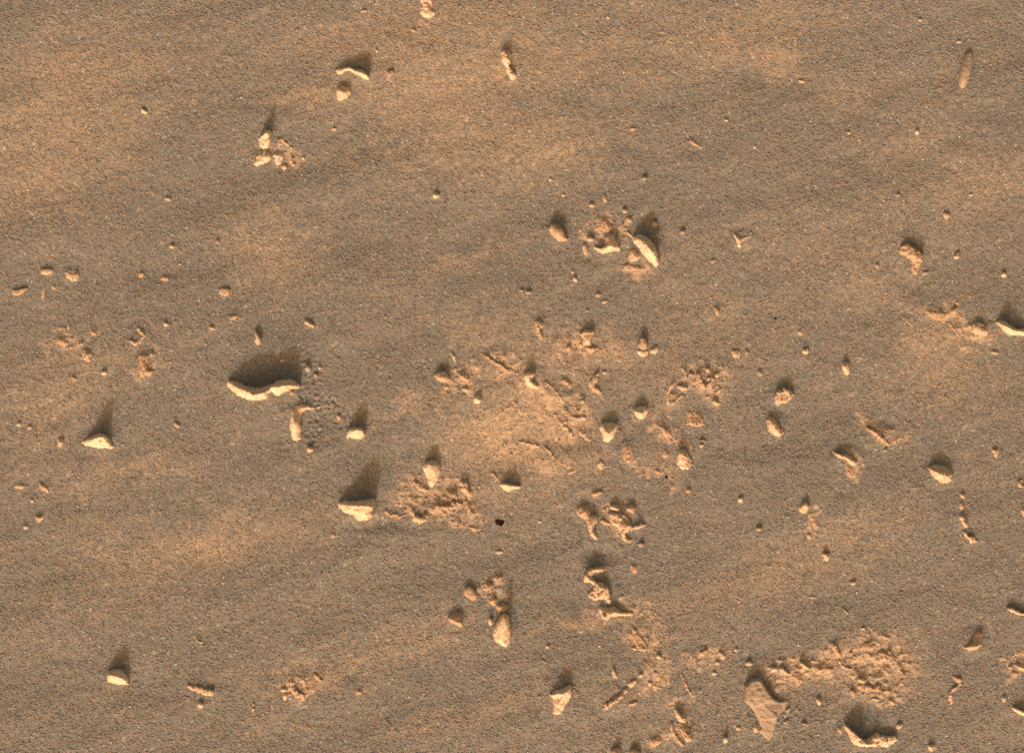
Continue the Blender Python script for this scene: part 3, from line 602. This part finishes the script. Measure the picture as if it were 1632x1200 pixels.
P('crust_fragment', [(931,551),(940,552),(948,551),(954,554),(948,560),(940,563),(933,558)], [(939,555,6),(947,556,5)], 'crust', 'low crust foot under the notched crust chunk', 'n', 1.7)
P('crust_fragment', [(851,512),(858,510),(866,513),(868,520),(862,524),(863,532),(868,541),(861,542),(855,533),(853,522)], [(859,516,7),(858,526,5),(863,537,4)], 'crust', 'S shaped crust piece above the claw shaped stone', 'n', 1.8)
P('crust_fragment', [(766,562),(775,563),(782,570),(796,578),(808,584),(822,590),(816,596),(804,592),(796,586),(784,578),(772,570)], [(775,567,4),(792,580,6),(812,590,5)], 'crust', 'long crumbly crust bar slanting down to the claw shaped stone', 'n', 2.2)
B('crust_fragment', 803,568, 9,10, 0, 5, 'crust', 'lone crumb above the long crumbly bar', 'n', 1.4)
S('crust_fragment', [(869,607,5,6),(876,614,5,8),(884,622,5,7),(892,632,4,6),(898,642,4,4)], 'pale', 'slim crust rib running down right of the claw shaped stone', 1.4)
B('crust_fragment', 902,610, 20,14, -30, 5, 'crust', 'orange hump right of the slim crust rib', 'n', 2)
S('crust_fragment', [(955,594,5,6),(950,602,7,9),(944,608,8,7),(942,614,8,6),(950,622,7,7),(959,627,5,4)], 'pale', 'K shaped orange crust piece left of the triangular frame', 1.1)
B('pebble', 963,594, 9,5, -10, 3, 'white', 'white chip right of the K shaped crust piece')
S('crust_fragment', [(1086,585,3,3),(1091,592,4,4),(1095,602,7,5)], 'crust', 'short crust peg above the triangular crust frame')
S('crust_fragment', [(1077,608,4,4),(1070,614,6,6),(1066,622,5,5),(1064,634,4,5),(1065,646,6,6)], 'pale', 'left side rib of the triangular crust frame')
S('crust_fragment', [(1065,647,6,6),(1074,641,5,6),(1082,634,4,5),(1087,630,3,3)], 'pale', 'lower rib of the triangular crust frame')
S('crust_fragment', [(1079,615,4,4),(1088,619,7,6),(1096,618,5,4)], 'pale', 'upper right bar of the triangular crust frame')
B('crust_fragment', 1072,630, 9,9, 0, 4, 'crust', 'crumb inside the triangular crust frame', 'n', 1.6)
S('crust_fragment', [(1112,594,6,5),(1113,605,7,6),(1120,614,7,6),(1133,617,7,6),(1136,608,8,7),(1134,600,9,8)], 'pale', 'open ring of orange crust right of the triangular frame', 2.0)
B('crust_fragment', 1142,598, 9,7, 0, 9, 'pale', 'pale horn on the rim of the open crust ring', 'n', 1.0)
S('crust_fragment', [(1139,628,4,4),(1146,622,6,5),(1155,619,4,4)], 'pale', 'slanting crumb below the open crust ring')
P('crust_fragment', [(1134,640),(1139,635),(1146,640),(1148,645),(1140,647)], [(1139,640,6),(1144,643,5)], 'pale', 'small wedge crumb two below the open crust ring', 'n', 1.3)
P('crust_fragment', [(1092,678),(1096,656),(1104,649),(1114,655),(1122,668),(1125,678),(1114,681),(1102,679)], [(1104,662,3),(1112,671,4)], 'crust', 'low rounded crust plate with a thin bright lower rim', 'f', 1.6)
S('crust_fragment', [(1044,675,3,3),(1052,679,4,5),(1058,685,6,6),(1066,688,8,6),(1070,697,7,5)], 'crust', 'crust arm slanting down left of the low rounded plate', 1.8)
B('pebble', 1118,710, 9,5, 0, 4, 'white', 'white chip with a curved crumb above it')
S('pebble', [(1115,703,3,3),(1120,701,4,4),(1125,704,3,3)], 'grey', 'curved grey crumb above the white chip')
B('crust_fragment', 1060,723, 10,15, 10, 4, 'crust', 'orange crumb left of the knobbly pitted stone')
B('crust_fragment', 1000,722, 18,28, 0, 3, 'crust', 'oval orange crust lump left of the knobbly pitted stone', 'f', 1.6)
B('pebble', 957,741, 10,13, 0, 5, 'cream', 'cream pebble above the crown shaped crust cluster')
S('crust_fragment', [(905,755,3,3),(912,751,4,5),(919,748,3,3)], 'pale', 'pale chip at the lower tip of the central crust patch')
B('crust_fragment', 1097,781, 9,10, 0, 5, 'crust', 'orange crumb alone below the black speck')
B('crust_fragment', 1050,752, 16,9, -20, 3, 'crust', 'flat orange crumb left of the black speck', 'n', 1.8)
B('pebble', 1180,796, 10,9, 0, 6, 'cream', 'cream pebble with a faint shadow between diamond and bare sand')
B('pebble', 1209,842, 11,9, 0, 7, 'grey', 'round grey pebble with a dark shadow right of the crown cluster')
B('pebble', 1210,594, 12,9, -30, 5, 'blue', 'bluish pebble up left of the hollow topped stone')
B('crust_fragment', 1173,564, 18,12, -15, 4, 'pale', 'flat pinkish chip right of the oval standing stone', 'n', 1.2)
B('pebble', 1190,562, 8,10, 0, 3, 'grey', 'dull chip touching the flat pinkish chip')
B('pebble', 1284,560, 11,10, 0, 8, 'cream', 'cream pebble with a dark shadow above the hollow topped stone')
B('pebble', 1275,530, 10,8, -30, 3, 'pale', 'pink pebble up left of the shadowed cream pebble')
P('stone', [(1340,582),(1344,576),(1351,577),(1355,586),(1354,597),(1348,598),(1343,591)], [(1347,584,13),(1350,590,9)], 'cream', 'short cream stone with a rounded brown head on open sand', 'n', .8)
B('crust_fragment', 1143,496, 8,15, 25, 4, 'crust', 'slanting orange crumb on the upper open sand')
B('crust_fragment', 1137,416, 9,6, 20, 3, 'crust', 'tiny orange crumb right of the fin stone')
P('crust_fragment', [(1378,680),(1390,684),(1402,690),(1412,700),(1418,710),(1410,708),(1400,698),(1386,689)], [(1390,687,4),(1406,699,4)], 'crust', 'long low crust sliver on the right hand sand', 'n', 1.8)
B('crust_fragment', 1418,686, 20,8, 5, 3, 'crust', 'low crust crumb beyond the long low sliver', 'n', 1.6)
B('pebble', 1411,717, 7,6, 0, 4, 'blue', 'bluish speck below the long low sliver')
P('crust_fragment', [(1578,714),(1584,716),(1592,714),(1592,722),(1588,731),(1584,727),(1582,720)], [(1586,719,6),(1587,725,5)], 'pale', 'small forked crumb near the far side above the bent rib', 'n', 1.1)
S('pebble', [(1630,765,4,4),(1625,768,5,5),(1626,774,5,5),(1632,776,4,4)], 'pale', 'small ring shaped pebble cut by the far side')
B('crust_fragment', 1632,815, 10,16, 0, 4, 'crust', 'orange crumb cut by the far side under the ring pebble')
B('pebble', 1534,790, 8,9, 20, 6, 'cream', 'cream pebble above the bent rib of the right hand sand')
P('crust_fragment', [(1526,821),(1534,818),(1541,828),(1545,838),(1538,842),(1532,834)], [(1534,825,6),(1539,836,6)], 'pale', 'upper notched link of the bent rib on the right hand sand', 'n', 1.6)
S('crust_fragment', [(1535,847,6,5),(1542,855,7,7),(1550,861,8,7),(1559,862,6,5)], 'pale', 'lower link of the bent rib on the right hand sand', 1.0)
B('crust_fragment', 1532,806, 8,12, 0, 4, 'crust', 'orange crumb between cream pebble and bent rib', 'n', 1.3)
P('stone', [(1271,808),(1277,803),(1283,797),(1288,801),(1290,810),(1284,817),(1275,818)], [(1278,808,8),(1284,805,13)], 'pale', 'jagged stone with a peaked shadow above a pebble trail', 'n', 1.6)
S('crust_fragment', [(1289,818,4,3),(1295,828,6,4),(1302,842,5,3)], 'crust', 'faint crust trail below the jagged stone')
B('pebble', 1289,854, 8,10, 30, 5, 'pale', 'pale pebble half way down the pebble trail')
P('stone', [(1309,880),(1317,882),(1324,880),(1323,888),(1319,896),(1314,892)], [(1316,884,11),(1319,888,8)], 'pale', 'small triangular stone at the end of the pebble trail', 'n', 1.0)
B('pebble', 1360,929, 9,7, 0, 8, 'cream', 'cream pebble below the triangular stone of the trail')
B('flake', 1375,1001, 8,4, 0, 4, 'cream', 'small cream chip above the lower crusted field')
S('flake', [(1343,970,2,2),(1348,974,3,3),(1352,979,3,2)], 'crust', 'thin flake above the small cream chip')
B('flake', 1294,952, 14,3, -5, 2, 'pale', 'thin line of a flake on the lower open sand')
P('stone', [(1533,1031),(1541,1028),(1549,1022),(1553,1008),(1560,1004),(1567,1008),(1566,1020),(1563,1030),(1556,1035),(1544,1038)], [(1545,1031,9),(1555,1031,18),(1562,1027,14)], 'tan', 'wedge stone with a shaded brown face and a thin bright foot', 'n', .8)
S('stone', [(1604,969,4,4),(1613,971,7,9),(1622,976,6,10),(1636,980,6,9)], 'pale', 'thin ridge stone cut by the far side above the lower corner')
S('crust_fragment', [(1519,1076,4,4),(1526,1084,8,5),(1532,1083,7,6),(1528,1092,5,5),(1517,1098,5,6),(1514,1108,6,6),(1518,1122,7,5)], 'pale', 'S shaped crust rib in the lower right corner area', 1.5)
P('crust_fragment', [(1614,1059),(1624,1056),(1636,1060),(1640,1070),(1628,1070)], [(1624,1063,7),(1634,1065,6)], 'pale', 'pale crust piece cut by the far side', 'n', 1.6)
B('crust_fragment', 1618,1073, 12,8, 0, 3, 'crust', 'crumb under the crust piece at the far side', 'n', 1.6)
B('pebble', 1600,1113, 9,11, 0, 5, 'pale', 'pebble above the stone in the lower corner')
P('stone', [(1610,1126),(1618,1126),(1628,1131),(1642,1134),(1642,1142),(1626,1139),(1616,1133)], [(1618,1129,8),(1632,1135,13)], 'cream', 'pale stone cut by the lower corner of the view', 'n', 1.2)
B('pebble', 1484,1190, 11,13, -20, 9, 'cream', 'cream pebble at the lower edge right of the cracked block')
# right and top open sand
B('pebble', 1398,424, 9,8, 0, 4, 'grey', 'grey pebble left of the boot shaped stone')
B('pebble', 1525,409, 9,9, 0, 7, 'cream', 'cream pebble paired with a smaller one right of the boot stone')
B('pebble', 1527,404, 6,5, 0, 7, 'grey', 'smaller partner lying behind the cream pebble by the boot stone')
B('pebble', 1508,343, 12,12, 30, 6, 'tan', 'rounded tan pebble above the boot shaped stone')
B('pebble', 1600,438, 10,9, 30, 6, 'cream', 'cream pebble far right of the boot shaped stone')
B('pebble', 1431,311, 8,6, 0, 4, 'grey', 'dull pebble on the sand left of the rounded tan pebble')
B('flake', 1547,311, 7,4, 10, 3, 'pale', 'tiny flake right of the rounded tan pebble')
B('pebble', 1462,211, 8,9, 15, 7, 'cream', 'cream pebble with a dark spot of shadow under the cigar stone')
B('pebble', 1466,33, 6,5, 0, 5, 'white', 'tiny bright pebble high up left of the cigar stone')
B('pebble', 1528,67, 8,5, 0, 3, 'cream', 'cream chip just above the cigar shaped stone')
B('flake', 1278,130, 10,5, -15, 3, 'cream', 'cream flake on the upper sand far left of the cigar stone')
B('pebble', 1353,212, 6,5, 0, 3, 'white', 'white speck on the upper right sand')
B('pebble', 1370,223, 4,4, 0, 3, 'white', 'smaller white speck next to the white speck')
B('pebble', 1203,235, 5,5, 0, 3, 'white', 'bright bead right of the orange flake')
P('flake', [(1097,224),(1104,222),(1110,227),(1120,234),(1119,238),(1110,234),(1102,231)], [(1105,227,4),(1113,233,3)], 'crust', 'orange tadpole shaped flake on the upper sand', 'n', .9)
B('pebble', 1027,284, 10,8, 0, 7, 'blue', 'bluish pebble with a small shadow above the upper cluster')
B('crust_fragment', 1009,206, 12,6, 0, 3, 'crust', 'faint orange crumb on the upper sand', 'n', 1.2)
B('pebble', 877,286, 6,6, 0, 3, 'pale', 'tiny cream crumb up left of the upper cluster')
B('pebble', 1157,192, 7,5, 0, 3, 'pale', 'small cream crumb above the tadpole flake')
B('pebble', 898,311, 8,5, 0, 3, 'pale', 'pinkish speck directly above the egg shaped stone')
B('pebble', 969,28, 5,5, 0, 3, 'white', 'lone white speck near the top edge')
B('pebble', 695,312, 11,11, 0, 9, 'cream', 'round cream pebble alone on the upper middle sand')
B('pebble', 533,206, 8,6, 0, 4, 'pale', 'pinkish pebble below the brown topped stone')
B('flake', 580,18, 11,5, 0, 3, 'crust', 'small orange flake near the top edge')
B('flake', 659,49, 9,5, -40, 3, 'crust', 'faint orange flake under the stone cut by the upper edge')
B('pebble', 230,178, 12,7, -35, 5, 'cream', 'cream pebble alone on the orange sand of the upper left')
B('pebble', 384,155, 5,4, 0, 3, 'white', 'bright speck left of the jagged shard shadow')
B('pebble', 267,317, 11,7, -15, 4, 'pale', 'pale pebble below the lone upper left pebble')
B('pebble', 274,393, 9,8, 0, 6, 'cream', 'round cream pebble with a dark shadow on the left hand sand')
B('pebble', 347,385, 8,8, 0, 4, 'grey', 'grey pebble right of the round cream pebble')
B('pebble', 286,421, 5,4, 0, 3, 'white', 'white speck below the round cream pebble')
P('stone', [(348,464),(352,459),(362,459),(369,464),(364,471),(355,473)], [(355,466,5),(362,465,5)], 'pale', 'low pale stone with a bright rim above the long wavy slab', 'f', 1.2)
P('stone', [(63,430),(72,428),(84,429),(85,435),(76,438),(66,437)], [(70,433,4),(79,433,4)], 'cream', 'left one of two low stones near the left side', 'f', 1.2)
P('stone', [(103,436),(108,430),(118,429),(126,434),(125,446),(120,449),(110,446),(104,442)], [(111,438,5),(119,441,6)], 'pale', 'right one of two low stones near the left side', 'n', 1.8)
P('stone', [(18,460),(28,462),(38,459),(47,458),(40,464),(32,470),(20,471)], [(24,465,4),(38,462,4)], 'crust', 'flat pointed stone at the left side under the two low stones', 'f', .8)
B('crust_fragment', 69,467, 6,22, -6, 3, 'crust', 'thin upright crumb under the left one of the two low stones')
B('crust_fragment', 85,458, 7,9, 0, 3, 'crust', 'orange crumb right of the thin upright crumb')
B('crust_fragment', 225,438, 10,10, -40, 4, 'crust', 'orange crumb on the sand right of the two low stones')
B('crust_fragment', 263,444, 14,10, -30, 3, 'crust', 'flat orange crumb beside the crumb right of the two low stones', 'n', 1.6)
S('crust_fragment', [(219,522,4,3),(231,536,5,5),(215,547,7,6),(206,543,5,4)], 'pale', 'hollow bracket of crust opening to the left', 1.0)
B('pebble', 265,517, 9,7, -30, 5, 'pale', 'pale pebble upper right of the hollow bracket')
B('pebble', 338,523, 11,7, -15, 4, 'pale', 'pale pebble between hollow bracket and long wavy slab')
B('flake', 373,506, 15,8, 15, 3, 'crust', 'orange flake above the long wavy slab')
B('crust_fragment', 148,530, 14,8, -35, 3, 'crust', 'orange crumb left of the hollow bracket', 'n', 1.3)
B('crust_fragment', 99,545, 20,12, -25, 3, 'crust', 'rough orange crumb at the far left of the bracket', 'n', 1.8)
B('crust_fragment', 109,520, 5,12, 0, 3, 'crust', 'small upright crumb above the rough orange crumb')
P('crust_fragment', [(130,558),(138,556),(146,563),(148,574),(140,580),(132,572)], [(138,564,6),(141,573,5)], 'pale', 'pale crust lump with a white bead on top', 'n', 1.7)
B('pebble', 130,548, 4,4, 0, 3, 'white', 'white bead over the pale crust lump')
B('pebble', 113,554, 5,4, 0, 3, 'white', 'white bead left of the pale crust lump')
B('pebble', 166,594, 12,7, 5, 6, 'cream', 'cream pebble with shadow lower right of the pale crust lump')
P('crust_fragment', [(220,567),(228,564),(238,566),(236,578),(238,590),(247,591),(240,597),(228,600),(222,597),(226,585),(224,575)], [(230,571,4),(230,585,5),(234,594,6)], 'crust', 'L shaped crust column under the hollow bracket', 'n', 1.3)
B('pebble', 242,565, 6,7, -20, 4, 'pale', 'small chip right of the L shaped crust column')
B('crust_fragment', 118,603, 10,6, -30, 3, 'crust', 'tiny orange crumb left of the cream pebble with shadow')
P('stone', [(405,527),(409,525),(413,534),(418,540),(418,548),(411,551),(406,546),(408,537)], [(409,531,10),(412,540,13),(413,546,8)], 'pale', 'bone shaped stone just above the wide shadow of the wavy slab', 'n', .9)
P('stone', [(483,515),(488,509),(494,512),(503,519),(500,523),(493,520)], [(488,513,5),(496,518,7)], 'pale', 'small double stone on the sand right of the bone shaped stone', 'n', 1.2)
B('pebble', 491,587, 12,13, 0, 9, 'blue', 'blue grey pebble at the right rim of the wide shadow')
B('pebble', 510,586, 7,6, 0, 5, 'white', 'white pebble right of the blue grey pebble')
B('pebble', 503,598, 9,7, 0, 5, 'grey', 'dull pebble under the blue grey pebble')
B('pebble', 450,575, 7,6, 0, 3, 'white', 'bright speck inside the wide shadow')
B('pebble', 466,626, 8,8, 0, 5, 'tan', 'tan pebble squeezed between wavy slab and hooked stone')
B('pebble', 508,649, 7,4, 15, 4, 'white', 'white chip at the tip of the hooked stone')
B('pebble', 489,667, 7,6, 0, 4, 'grey', 'grey speck in the crook of the hooked stone')
B('pebble', 494,716, 11,9, 10, 7, 'cream', 'cream pebble under the foot of the hooked stone')
B('crust_fragment', 540,665, 9,10, 0, 4, 'crust', 'small orange triangle between hooked stone and rounded cream stone')
# middle crumbs
S('crust_fragment', [(719,562,4,4),(723,569,6,5),(726,577,4,3)], 'pale', 'slim pale crumb above the brown capped stone')
P('crust_fragment', [(731,600),(738,592),(748,600),(752,607),(744,611),(735,606)], [(738,600,7),(744,605,6)], 'crust', 'orange block right of the brown capped stone', 'n', 1.6)
B('crust_fragment', 742,621, 12,7, -10, 4, 'pale', 'hooked crumb under the orange block', 'n', 1.2)
S('crust_fragment', [(781,652,3,3),(785,660,5,4),(793,662,5,4),(803,656,4,4),(812,649,5,4),(820,652,4,3)], 'pale', 'arc of crust at the upper left of the central crust patch', 1.3)
S('crust_fragment', [(818,638,4,3),(822,644,6,4),(826,640,4,3)], 'crust', 'crumb above the arc of the central crust patch', 1.0)
S('crust_fragment', [(868,712,3,3),(876,720,4,4),(884,730,5,5),(896,740,6,5),(910,744,4,3)], 'pale', 'lowest slanting rib of the central crust patch', 1.6)
S('crust_fragment', [(826,704,3,3),(838,706,5,4),(850,710,6,4),(860,712,4,3)], 'pale', 'level rib in the lower half of the central crust patch', 1.8)
S('crust_fragment', [(900,655,3,3),(910,664,5,5),(922,668,6,5),(936,666,4,4)], 'pale', 'right hand rib of the central crust patch', 1.8)
S('crust_fragment', [(922,686,4,3),(932,694,6,5),(942,704,5,4)], 'pale', 'pale rib between the central patch and the arrowhead stone', 1.6)
S('crust_fragment', [(884,660,4,3),(894,674,6,5),(906,686,6,5),(914,698,4,3)], 'pale', 'long middle rib of the central crust patch', 2.0)
# crust strip below tooth stone
S('crust_fragment', [(654,806,4,4),(657,818,7,7),(664,826,9,9),(672,829,10,9),(678,823,8,7),(682,816,4,4)], 'pale', 'bowl shaped crust piece open upward right of the chunky cream stone', 1.4)
S('crust_fragment', [(686,812,5,4),(700,811,8,6),(712,806,7,6),(726,803,7,6),(736,804,4,4)], 'crust', 'level crust rim joining the bowl piece to the crust column', 2.0)
S('crust_fragment', [(735,766,6,6),(740,772,8,8),(746,782,9,8),(750,792,7,6)], 'pale', 'upper arm of the crust column right of the bowl piece', 2.0)
S('crust_fragment', [(742,798,7,6),(746,808,8,6),(750,818,7,5),(754,826,5,3)], 'crust', 'lower arm of the crust column near the black flake', 2.0)
S('crust_fragment', [(612,815,4,3),(624,821,6,5),(636,823,5,4),(648,820,4,3)], 'crust', 'low crust lip left of the bowl piece', 1.8)
B('crust_fragment', 722,788, 24,16, -30, 5, 'crust', 'crust hump between the column arms', 'n', 2.2)
B('crust_fragment', 754,842, 20,6, -15, 3, 'crust', 'faint orange crumb left below the black flake', 'n', 1.5)
B('crust_fragment', 794,922, 16,15, 0, 6, 'crust', 'pink orange crumb behind the neck of the round footed stone', 'n', 1.8)
B('crust_fragment', 777,934, 18,14, 25, 5, 'crust', 'orange lump between the flat tan stone and the round footed stone', 'n', 2)
B('crust_fragment', 785,957, 16,14, 0, 5, 'crust', 'orange lump just left of the round footed stone neck', 'n', 2)
B('pebble', 531,853, 9,7, -20, 3, 'pale', 'small pale pebble below the chunky cream stone')
B('flake', 796,880, 15,6, 5, 3, 'pale', 'pale orange flake below the black flake')
B('pebble', 860,831, 6,5, 0, 3, 'pale', 'tiny pebble right of the black flake')
B('crust_fragment', 1010,906, 12,16, 20, 4, 'crust', 'orange crumb right of the zigzag column top', 'n', 1.3)
B('crust_fragment', 872,1030, 9,6, 10, 3, 'pale', 'small crumb right of the round footed stone foot')
# left lower
B('pebble', 282,677, 12,6, -35, 5, 'pale', 'pinkish pebble right of the spire shadow stone')
B('pebble', 30,676, 8,8, 0, 4, 'cream', 'pale pebble at the left side above the lower sand')
B('pebble', 47,681, 9,6, 0, 4, 'pale', 'pink pebble next to the pale pebble at the left side')
B('crust_fragment', 31,775, 15,9, 0, 4, 'pale', 'cream crumb at the left side below the peaked stone', 'n', 1.4)
S('crust_fragment', [(62,771,4,3),(69,777,7,5),(78,784,5,3)], 'pale', 'slanting crumb right of the cream crumb at the left side', 1.3)
B('pebble', 51,798, 5,6, 0, 4, 'white', 'white speck under the slanting crumb')
P('crust_fragment', [(55,822),(62,822),(72,820),(68,828),(62,834),(58,829)], [(61,826,5),(66,825,4)], 'pale', 'triangular crumb low on the left side', 'n', 1.3)
B('pebble', 41,840, 9,7, 0, 4, 'cream', 'cream pebble left below the triangular crumb')
S('stone', [(299,1093,4,3),(308,1095,9,4),(318,1098,9,5),(328,1102,9,6),(337,1104,10,8),(341,1099,4,4)], 'pale', 'long pale bar above a round pebble on the lower left sand', 1.1)
B('pebble', 320,1123, 11,10, 0, 7, 'cream', 'round pebble under the long pale bar')
B('pebble', 404,1130, 6,6, 0, 3, 'pale', 'tiny pebble right of the round pebble under the bar')
S('crust_fragment', [(463,1080,4,3),(466,1090,6,5),(470,1102,8,7),(480,1108,9,7),(489,1110,7,5),(490,1100,5,4),(485,1084,5,4),(474,1077,5,4)], 'pale', 'loop of crust around a dark hollow on the lower sand', 1.8)
B('pebble', 453,1099, 11,7, 5, 6, 'cream', 'pale pebble left of the loop of crust')
S('flake', [(501,1073,3,3),(507,1079,5,4),(514,1085,3,3)], 'crust', 'slanting flake right of the loop of crust')
B('crust_fragment', 571,1102, 12,9, 0, 4, 'crust', 'faint crumb further right of the loop of crust', 'n', 1.4)
S('flake', [(309,1012,2,2),(313,1020,3,2),(320,1024,2,2)], 'pale', 'thin curved flake above the long pale bar')
B('pebble', 404,1122, 5,5, 0, 3, 'tan', 'dark little pebble above the tiny one right of the bar')
B('pebble', 614,505, 6,4, 0, 3, 'grey', 'small speck on the open sand right of the double stone')
# dark flakes
P('dark_flake', [(787,831),(792,826),(803,829),(804,833),(800,839),(790,836)], [(793,832,2),(799,833,2)], 'dark', 'flat black flake, the darkest thing on the sand', 'f', .25, 0, 2)
B('dark_flake', 1062,760, 5,5, 0, 2, 'dark', 'black speck right of the flat orange crumb')
B('dark_flake', 1236,508, 4,4, 0, 2, 'dark', 'tiny black speck on the right middle sand')

# ------------------------------------------------------------------ sand banked against the stones, scour on their lee side
for cx, cy, sx, sy in FEET:
    r = .5 * (sx + sy) / 2
    if r < 3: continue
    i0, i1 = np.searchsorted(GX, [cx - r * .003, cx + r * .003]); j0, j1 = np.searchsorted(GY, [cy - r * .003, cy + r * .003])
    X, Y = XX[j0:j1, i0:i1], YY[j0:j1, i0:i1]
    if X.size == 0: continue
    q = np.sqrt(((X - cx) / (sx * .0005)) ** 2 + ((Y - cy) / (sy * .0005)) ** 2)
    w = perlin(X * 1000 / 9, Y * 1000 / 9, 91)
    HH[j0:j1, i0:i1] += min(1.6, .07 * r + .3) * min(1, 1.6 * min(sx, sy) / max(sx, sy)) * (np.exp(-((q + .25 * w) / 1.25) ** 4) - (.45 if min(sx, sy) > 14 and max(sx, sy) < 2 * min(sx, sy) else 0) * np.exp(-((q + .3 * w - 1.75) / .35) ** 2))
ground.data.vertices.foreach_set('co', np.stack([XX, YY, HH * .001], -1).astype(np.float32).ravel())
ground.data.update()

rng = np.random.default_rng(7)
N = 105000
gx = rng.uniform(-40, 1672, N); gy = rng.uniform(-45, 1245, N)
gd = bil(DD, (gx - 816) * .001, (600 - gy) * .001); gc = bil(CC, (gx - 816) * .001, (600 - gy) * .001)
keep = rng.uniform(0, 1, N) > np.clip(gd, 0, 1) * .35 + gc * .4
gx, gy, gd = gx[keep], gy[keep], gd[keep]; N = len(gx)
pal = np.array([(.24, .185, .13), (.20, .165, .125), (.27, .20, .13), (.15, .125, .10), (.235, .205, .17), (.33, .20, .11), (.36, .31, .24), (.60, .55, .47)])
pal = pal * np.array([.79, 1.11, 1.6])
pk = rng.choice(len(pal), N, p=[.28, .19, .19, .035, .18, .07, .052, .003])
tone = pal[pk] * rng.uniform(.86, 1.16, (N, 1))
dm = np.clip(gd, 0, 1)[:, None] * .7; tone = tone * (1 - dm) + np.array([.305, .30, .25]) * rng.uniform(.8, 1.2, (N, 1)) * dm
rad = rng.uniform(1.0, 1.75, N) * np.where(pk == 7, 1.1, 1.0)
g = scatter('sand_grains', gx, gy, rad, tone, GRAIN, .5, 3)
g['label'] = 'loose coarse sand grains grey and orange lying over the ground'; g['category'] = 'sand grains'
# crumbs of crust inside the crusted patches
N = 26000
cx = rng.uniform(20, 1640, N); cy = rng.uniform(0, 1210, N)
cc = bil(CC, (cx - 816) * .001, (600 - cy) * .001)
keep = rng.uniform(0, 1, N) < cc * .2
cx, cy = cx[keep], cy[keep]; N = len(cx)
tone = np.array([.375, .36, .295]) * rng.uniform(.75, 1.2, (N, 1)) * np.array([1, 1, 1]) * rng.uniform(.94, 1.06, (N, 3))
g = scatter('crust_crumbs', cx, cy, rng.gamma(3, .55, N) + .9, tone, GRAIN, .75, 5)
g['label'] = 'crumbs of orange crust strewn over the crusted patches'; g['category'] = 'crust crumbs'
